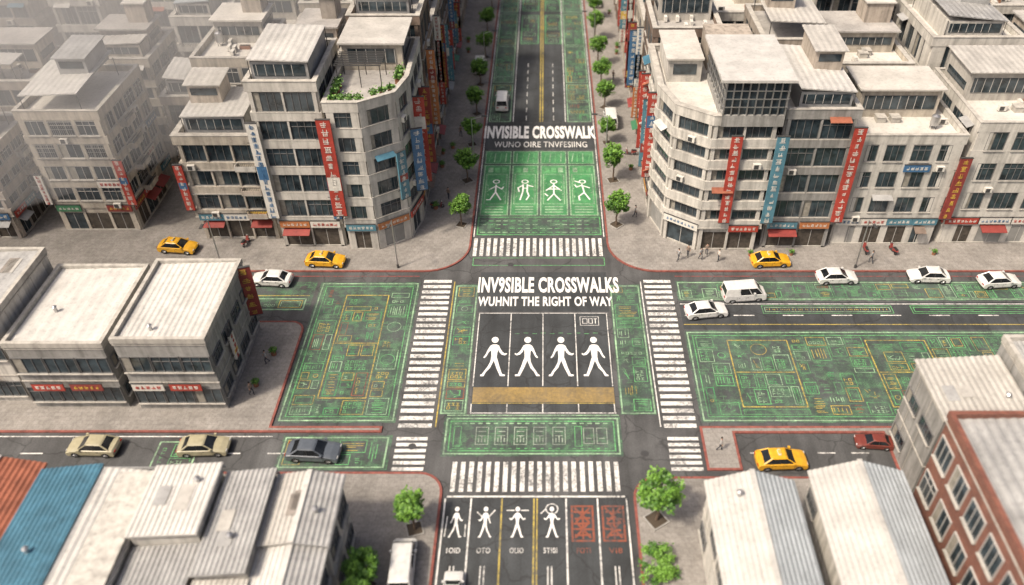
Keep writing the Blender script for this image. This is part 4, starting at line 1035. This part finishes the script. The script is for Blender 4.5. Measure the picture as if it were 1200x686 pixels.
vehicle(33.2, 71.7, 2, W_, label='white saloon car parked along the kerb')
vehicle(43.5, 71.9, 178, W_, label='white saloon car parked along the kerb')
vehicle(51, 71, 5, W_, label='white saloon car parked along the kerb')
vehicle(22.3, 68.7, 6, W_, van=True, label='white van driving on the cross road')
vehicle(17.8, 66.0, 8, W_, label='white car driving near the zebra crossing')
vehicle(-39.4, 47.6, 178, 'beige', label='beige saloon car in the narrow side street')
vehicle(-29.6, 47.6, 2, 'beige', label='pale olive saloon car in the narrow side street')
vehicle(-19.7, 47.0, -3, 'dark grey', label='dark grey saloon car in the narrow side street', sc=1.06)
vehicle(21.4, 46.1, 2, Y_, taxi=True, label='yellow taxi in the short side street')
vehicle(30.2, 48.2, 175, 'orange', label='dusty dark red car parked by the grey block', sc=.75)
vehicle(29.1, 42.6, 84, Y_, taxi=True, label='yellow taxi squeezed between white shed and brick building', z=.12, sc=.8)
vehicle(-6.3, 33.5, 90, W_, label='small white car in the approach lane', sc=.8)
vehicle(-10.3, 35.6, 92, W_, van=True, label='white van parked on the pavement by a tree', z=.12)
vehicle(-5.7, 113.6, 90, W_, van=True, label='white van driving on the avenue')
vehicle(-9.8, 126, 90, W_, van=True, label='white van parked on the avenue pavement', z=.12)
vehicle(10.2, 108, 90, W_, van=True, label='white van parked on the avenue pavement', z=.12)
vehicle(10.3, 154.5, 90, W_, label='white car parked far along the avenue', z=.12)

# ---------------------------------------------------------------- trees and plants
def tree_meshes(seed, h=4.2, cr=1.45, n=42, leaves=54):
    r = random.Random(seed); tr = MB(); th = h*.5
    pts = [Vector((0, 0, 0)), Vector((r.uniform(-.06, .06), r.uniform(-.06, .06), th*.5)), Vector((r.uniform(-.1, .1), r.uniform(-.1, .1), th))]
    tr.beam(pts[0], pts[1], .11, BARK, 7, .09); tr.beam(pts[1], pts[2], .09, BARK, 7, .07)
    for i in range(6):
        a = i*1.05+r.uniform(-.3, .3); e = pts[2]+Vector((math.cos(a)*cr*.6, math.sin(a)*cr*.6, r.uniform(.5, 1.3)))
        tr.beam(pts[2]-Vector((0, 0, r.uniform(0, .4))), e, .05, BARK, 5, .018)
    cr_ = MB(); cz = h-cr*.75
    for i in range(n):
        while True:
            v = Vector((r.uniform(-1, 1), r.uniform(-1, 1), r.uniform(-1, 1)))
            if .35 < v.length < 1: break
        c = Vector((v.x*cr*.85, v.y*cr*.85, cz+v.z*cr*.72)); rad = r.uniform(.26, .5)
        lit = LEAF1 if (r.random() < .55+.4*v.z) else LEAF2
        for j in range(leaves):
            d = Vector((r.gauss(0, 1), r.gauss(0, 1), r.gauss(0, 1))).normalized()*rad*r.uniform(.55, 1.1)
            q = c+d; s = r.uniform(.07, .13)
            a = Vector((r.gauss(0, 1), r.gauss(0, 1), r.gauss(0, .5))).normalized(); b2 = a.cross(Vector((r.gauss(0, .5), r.gauss(0, .5), 1))).normalized()
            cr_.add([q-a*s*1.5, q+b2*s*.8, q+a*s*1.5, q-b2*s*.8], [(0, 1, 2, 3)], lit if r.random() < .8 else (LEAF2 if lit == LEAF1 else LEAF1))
    return tr.mesh('trunk'), cr_.mesh('crown')
TM = [tree_meshes(s) for s in (1, 2, 3)]
mb = MB(); mb.ring(rect(-.65, .65, -.65, .65), rect(-.55, .55, -.55, .55), 0, .1, KERBG); mb.quad(-.56, .56, -.56, .56, .03, SOIL); PITM = mb.mesh('tree_pit')
def tree(x, y, s=1.0, lab='small round-crowned street tree in a square pit on the pavement'):
    t, c = R.choice(TM); root = OBJ('street_tree', None, loc=(x, y, .12), rot=R.uniform(0, 6.28), scale=(s, s, s*R.uniform(.92, 1.1)), label=lab, cat='tree', group='street trees')
    OBJ('trunk', t, root); OBJ('crown', c, root)
    OBJ('tree_pit', PITM, root)
for y, s in ((82.5, 1.0), (92, 1.1), (101.5, 1.0), (111, 1.05), (120, 1.05), (131, 1.05), (141, 1.05), (152, 1.05), (162, 1.05)): tree(-9.4+R.uniform(-.2, .2), y+R.uniform(-.5, .5), s)
for y, s in ((82.5, 1.1), (92, 1.15), (102.5, .95), (113, 1.05), (120, 1.1), (128, 1.1), (138, 1.1), (148, 1.05), (160, 1.05)): tree(9.5+R.uniform(-.2, .2), y+R.uniform(-.5, .5), s)
tree(-9.9, 39.3, 1.05); tree(9.9, 40.2, 1.25); tree(-12.9, 34.2, .95); tree(-12.9, 31.8, .9)
SHR = []
mb = MB(); mb.prism([(.3*math.cos(i*PI/4), .3*math.sin(i*PI/4)) for i in range(8)], 0, .4, TERRA); POT = mb.mesh('pot')
for sd_ in (5, 6):
    r = random.Random(sd_); mb = MB()
    for j in range(170):
        d = Vector((r.gauss(0, .2), r.gauss(0, .2), .6+abs(r.gauss(0, .2)))); a = Vector((r.gauss(0, 1), r.gauss(0, 1), r.gauss(0, 1))).normalized(); b2 = a.orthogonal().normalized()
        mb.add([d-a*.12, d+b2*.06, d+a*.12, d-b2*.06], [(0, 1, 2, 3)], R.choice((LEAF1, LEAF2, LEAF2)))
    SHR.append(mb.mesh('foliage'))
def shrub(x, y, z, s, lab, grp):
    o = OBJ('potted_plant', None, loc=(x, y, z), scale=(s, s, s), label=lab, cat='plant', group=grp)
    OBJ('pot', POT, o); OBJ('foliage', R.choice(SHR), o)
for i in range(16):
    x, y = R.choice(((R.uniform(-13.4, -12), R.uniform(80, 150)), (R.uniform(12, 13.0), R.uniform(80, 150)), (R.uniform(14, 60), R.uniform(76.0, 76.5)), (R.uniform(-28.3, -26.5), R.uniform(53, 62))))
    shrub(x, y, .12, R.uniform(.7, 1.0), 'small potted shrub on the pavement by shops', 'potted shrubs')
for (x, y) in [(-21.3+i*.9, 78.3) for i in range(4)]+[(-17.2+i*.8, 79.5+i*.6) for i in range(3)]+[(-15.2, 83.2+i*1.0) for i in range(3)]+[(-21.4, 80+i*1.1) for i in range(3)]:
    shrub(x, y, 18.2, 1.1, 'potted shrub on the roof terrace', 'roof terrace shrubs')
for sd_, (x, y, s) in enumerate(((9.5, 37.0, 1.0), (10.2, 36.2, .8), (9.7, 34.7, 1.15), (10.5, 35.2, .8))):
    r = random.Random(sd_+40); tw = MB(); lf = MB()
    for k in range(7):
        a = k*.9; tw.beam((0, 0, 0), (.5*math.cos(a), .5*math.sin(a), .7), .025, BARK, 5, .01)
    for k in range(16):
        c = Vector((r.gauss(0, .4), r.gauss(0, .4), r.uniform(.35, .95))); mt = r.choice((LEAF1, LEAF1, LEAF2))
        for j in range(45):
            q = c+Vector((r.gauss(0, .17), r.gauss(0, .17), r.gauss(0, .14))); a = Vector((r.gauss(0, 1), r.gauss(0, 1), r.gauss(0, .5))).normalized(); b2 = a.cross(Vector((r.gauss(0, .5), r.gauss(0, .5), 1))).normalized()
            lf.add([q-a*.12, q+b2*.07, q+a*.12, q-b2*.07], [(0, 1, 2, 3)], mt)
    o = OBJ('low_bush', None, loc=(x, y, .12), scale=(s, s, s), label='low leafy green bush on the pavement by the kerb', cat='bush', group='low bushes')
    OBJ('stems', tw.mesh('stems'), o); OBJ('foliage', lf.mesh('foliage'), o)

# ---------------------------------------------------------------- scooters
def wheelY(mb, x):
    n = 12; vs = []
    for i in range(n):
        a = 2*PI*i/n
        for r, yy in ((.14, -.05), (.23, -.05), (.23, .05), (.14, .05)): vs.append((x+r*math.cos(a), yy, .23+r*math.sin(a)))
    mb.add(vs, [(i*4+j, i*4+(j+1) % 4, ((i+1) % n)*4+(j+1) % 4, ((i+1) % n)*4+j) for i in range(n) for j in range(4)], BLACK)
scooters = []
for pm in (CP['dark grey'], REDD):
    mb = MB(); wheelY(mb, .62); wheelY(mb, -.6)
    mb.box(-.1, .35, -.17, .17, .24, .32, DSTEEL)
    mb.add([(-.95, -.1, .62), (-.95, .1, .62), (-.1, .17, .3), (-.1, -.17, .3), (-.85, -.13, .74), (-.85, .13, .74), (-.12, .18, .68), (-.12, -.18, .68)], [(0, 1, 2, 3), (4, 7, 6, 5), (0, 4, 5, 1), (1, 5, 6, 2), (2, 6, 7, 3), (3, 7, 4, 0)], pm)
    mb.box(-.82, -.14, -.14, .14, .74, .83, BLACK)
    mb.add([(.32, -.2, .26), (.32, .2, .26), (.52, .14, .92), (.52, -.14, .92), (.42, -.2, .24), (.42, .2, .24), (.6, .14, .9), (.6, -.14, .9)], [(0, 1, 2, 3), (4, 7, 6, 5), (0, 3, 7, 4), (1, 5, 6, 2), (3, 2, 6, 7)], pm)
    mb.beam((.62, 0, .23), (.5, 0, 1.0), .03, STEEL); mb.beam((.48, -.32, 1.03), (.48, .32, 1.03), .025, BLACK); mb.beam((.46, .22, 1.03), (.44, .3, 1.22), .012, BLACK)
    mb.box(.5, .62, -.08, .08, .88, 1.0, SWHITE)
    scooters.append(mb.mesh('scooter'))
for (x, y, a) in ((38, 77, 85), (41.2, 76.9, 100), (-34.5, 78.4, 80), (-12.7, 86, 10), (12.4, 99, 170)):
    OBJ('scooter', R.choice(scooters), loc=(x, y, .12), rot=math.radians(a), label='motor scooter parked on the pavement by shops', cat='scooter', group='scooters parked on the pavement')

# ---------------------------------------------------------------- people
SKIN = MAT('skin', (.4, .24, .17)); HAIR = MAT('dark_hair', (.02, .016, .013)); TROU = MAT('dark_trousers', (.03, .035, .05))
def person_mesh(shirt, step):
    V = [(0, 0, .95), (0, 0, 1.15), (0, 0, 1.38), (0, .01, 1.5), (0, .02, 1.6), (0, .01, 1.72), (-.17, 0, 1.42), (-.24, -.06*step, 1.15), (-.25, .08-.1*step, .9), (.17, 0, 1.42), (.24, .08*step, 1.15), (.25, .08+.14*step, .92),
         (-.09, 0, .9), (-.1, .16*step, .5), (-.1, .1*step, .08), (-.1, .1*step+.16, .04), (.09, 0, .9), (.1, -.04*step, .5), (.1, -.3*step, .1), (.1, -.3*step+.16, .05)]
    Ed = [(0, 1), (1, 2), (2, 3), (3, 4), (4, 5), (2, 6), (6, 7), (7, 8), (2, 9), (9, 10), (10, 11), (0, 12), (12, 13), (13, 14), (14, 15), (0, 16), (16, 17), (17, 18), (18, 19)]
    rad = [.15, .13, .15, .055, .085, .075, .07, .045, .035, .07, .045, .035, .09, .06, .045, .035, .09, .06, .045, .035]
    me = bpy.data.meshes.new('p'); me.from_pydata(V, Ed, [])
    o = bpy.data.objects.new('p', me); C.objects.link(o)
    o.modifiers.new('s', 'SKIN'); sm = o.modifiers.new('u', 'SUBSURF'); sm.levels = 1
    for i, r_ in enumerate(rad): me.skin_vertices[0].data[i].radius = (r_, r_*.8)
    me.skin_vertices[0].data[0].use_root = True
    dg = bpy.context.evaluated_depsgraph_get(); out = bpy.data.meshes.new_from_object(o.evaluated_get(dg)); bpy.data.objects.remove(o)
    out.materials.clear()
    for m in (SKIN, shirt, TROU, BLACK): out.materials.append(m)
    for pl in out.polygons:
        c = pl.center; pl.use_smooth = True
        pl.material_index = 3 if c.z < .1 else 2 if c.z < .97 and abs(c.x) < .19 else 1 if .97 <= c.z < 1.47 and not (abs(c.x) > .2 and c.z < 1.12) else 0
    return out
hm = MB()
for i in range(5):
    for j in range(10):
        def pt(a, b_): th = a*PI/2/5; ph = b_*2*PI/10; return (.093*math.sin(th)*math.cos(ph), .1*math.sin(th)*math.sin(ph)-.01, 1.67+.12*math.cos(th))
        hm.add([pt(i, j), pt(i+1, j), pt(i+1, j+1), pt(i, j+1)], [(0, 1, 2, 3)], HAIR)
HM = hm.mesh('hair')
cols = [('white', SWHITE), ('blue', BLUE), ('dark', W_DARK), ('grey', METAL_G)]
PM = [(n, person_mesh(m, s)) for n, m in cols for s in (.4, 1.0)]
for (x, y) in [(16, 75.2), (17.2, 75.9), (18.6, 75.4), (19.4, 76.2), (20.6, 75.1), (11.8, 84), (-11.5, 88), (-27.2, 54.2), (-26.9, 58.5), (16.3, 47.5), (38, 74.8), (-11.2, 104), (11.5, 122)]:
    n_, m = R.choice(PM)
    o = OBJ('person', m, loc=(x, y, .12), rot=R.uniform(0, 6.28), label='person in %s top and dark trousers walking on the pavement' % n_, cat='person', group='pedestrians')
    OBJ('hair', HM, o)

# ---------------------------------------------------------------- street lamps
mb = MB(); mb.beam((0, 0, 0), (0, 0, 6.5), .09, STEEL, 8, .06); mb.beam((0, 0, 6.45), (1.5, 0, 6.9), .045, STEEL, 6); mb.beam((0, 0, 0), (0, 0, .5), .15, DSTEEL, 8, .12); LP = mb.mesh('pole')
mb = MB(); mb.box(-.1, .65, -.14, .14, -.03, .09, DSTEEL); mb.box(0, .6, -.11, .11, -.05, -.031, LAMP); LH = mb.mesh('lamp_head')
for (x, y, r) in ((-8.9, 97, 0), (8.9, 97.5, PI), (-8.9, 125, 0), (8.9, 133, PI), (-16, 73.9, -PI/2), (36, 73.9, -PI/2), (-36, 73.9, -PI/2), (56, 73.9, -PI/2)):
    o = OBJ('street_lamp', None, loc=(x, y, .12), rot=r, label='slim grey street lamp standing at the kerb', cat='street lamp', group='street lamps')
    OBJ('pole', LP, o); OBJ('lamp_head', LH, o, loc=(1.45, 0, 6.9))

# ---------------------------------------------------------------- haze (real scattering volume)
def haze(c, r, dens, col, g=0):
    m = bpy.data.materials.new('haze'); m.use_nodes = True; nt = m.node_tree; nt.nodes.clear()
    out = nt.nodes.new('ShaderNodeOutputMaterial'); vs = nt.nodes.new('ShaderNodeVolumeScatter')
    vs.inputs['Color'].default_value = (*col, 1); vs.inputs['Density'].default_value = dens; vs.inputs['Anisotropy'].default_value = g
    nt.links.new(vs.outputs[0], out.inputs['Volume'])
    mb = MB(); nu, nv = 40, 20; vs_ = []
    for j in range(nv+1):
        th = PI*j/nv
        for i in range(nu):
            ph = 2*PI*i/nu; vs_.append((c[0]+r[0]*math.sin(th)*math.cos(ph), c[1]+r[1]*math.sin(th)*math.sin(ph), c[2]+r[2]*math.cos(th)))
    mb.add(vs_, [(j*nu+i, (j+1)*nu+i, (j+1)*nu+(i+1) % nu, j*nu+(i+1) % nu) for j in range(nv) for i in range(nu)], m)
    OBJ('haze', mb.mesh('haze', True), kind='structure')
haze((-92, 118, 24), (76, 66, 28), .014, (1, 1, 1), -.25)

# ---------------------------------------------------------------- light & camera
sd = Vector((-.5, -.34, .84)).normalized()
el = math.asin(sd.z); az = math.atan2(sd.x, sd.y)
w = bpy.data.worlds.new('World'); scene.world = w; w.use_nodes = True
nt = w.node_tree; bg = nt.nodes['Background']; sk = nt.nodes.new('ShaderNodeTexSky'); sk.sky_type = 'NISHITA'; sk.sun_disc = False
sk.sun_elevation = el; sk.sun_rotation = az; sk.dust_density = 10; sk.air_density = .6
nt.links.new(sk.outputs[0], bg.inputs[0]); bg.inputs[1].default_value = .15
l = bpy.data.lights.new('sun', 'SUN'); l.energy = 4.2; l.angle = math.radians(5); l.color = (1, .87, .7)
lo = bpy.data.objects.new('sun', l); C.objects.link(lo); lo.rotation_euler = (-sd).to_track_quat('-Z', 'Y').to_euler()
cam = bpy.data.cameras.new('camera'); co = bpy.data.objects.new('camera', cam); C.objects.link(co)
co.location = (.75, 0, 58); co.rotation_euler = (math.radians(90-39.8), 0, 0)
cam.sensor_width = 36; cam.lens = 28.98; cam.shift_x = -.0325; cam.clip_end = 2000; cam.clip_start = 1
cam.dof.use_dof = True; cam.dof.focus_distance = 90; cam.dof.aperture_fstop = .05
scene.camera = co
scene.view_settings.view_transform = 'Standard'; scene.view_settings.look = 'None'; scene.view_settings.exposure = 0
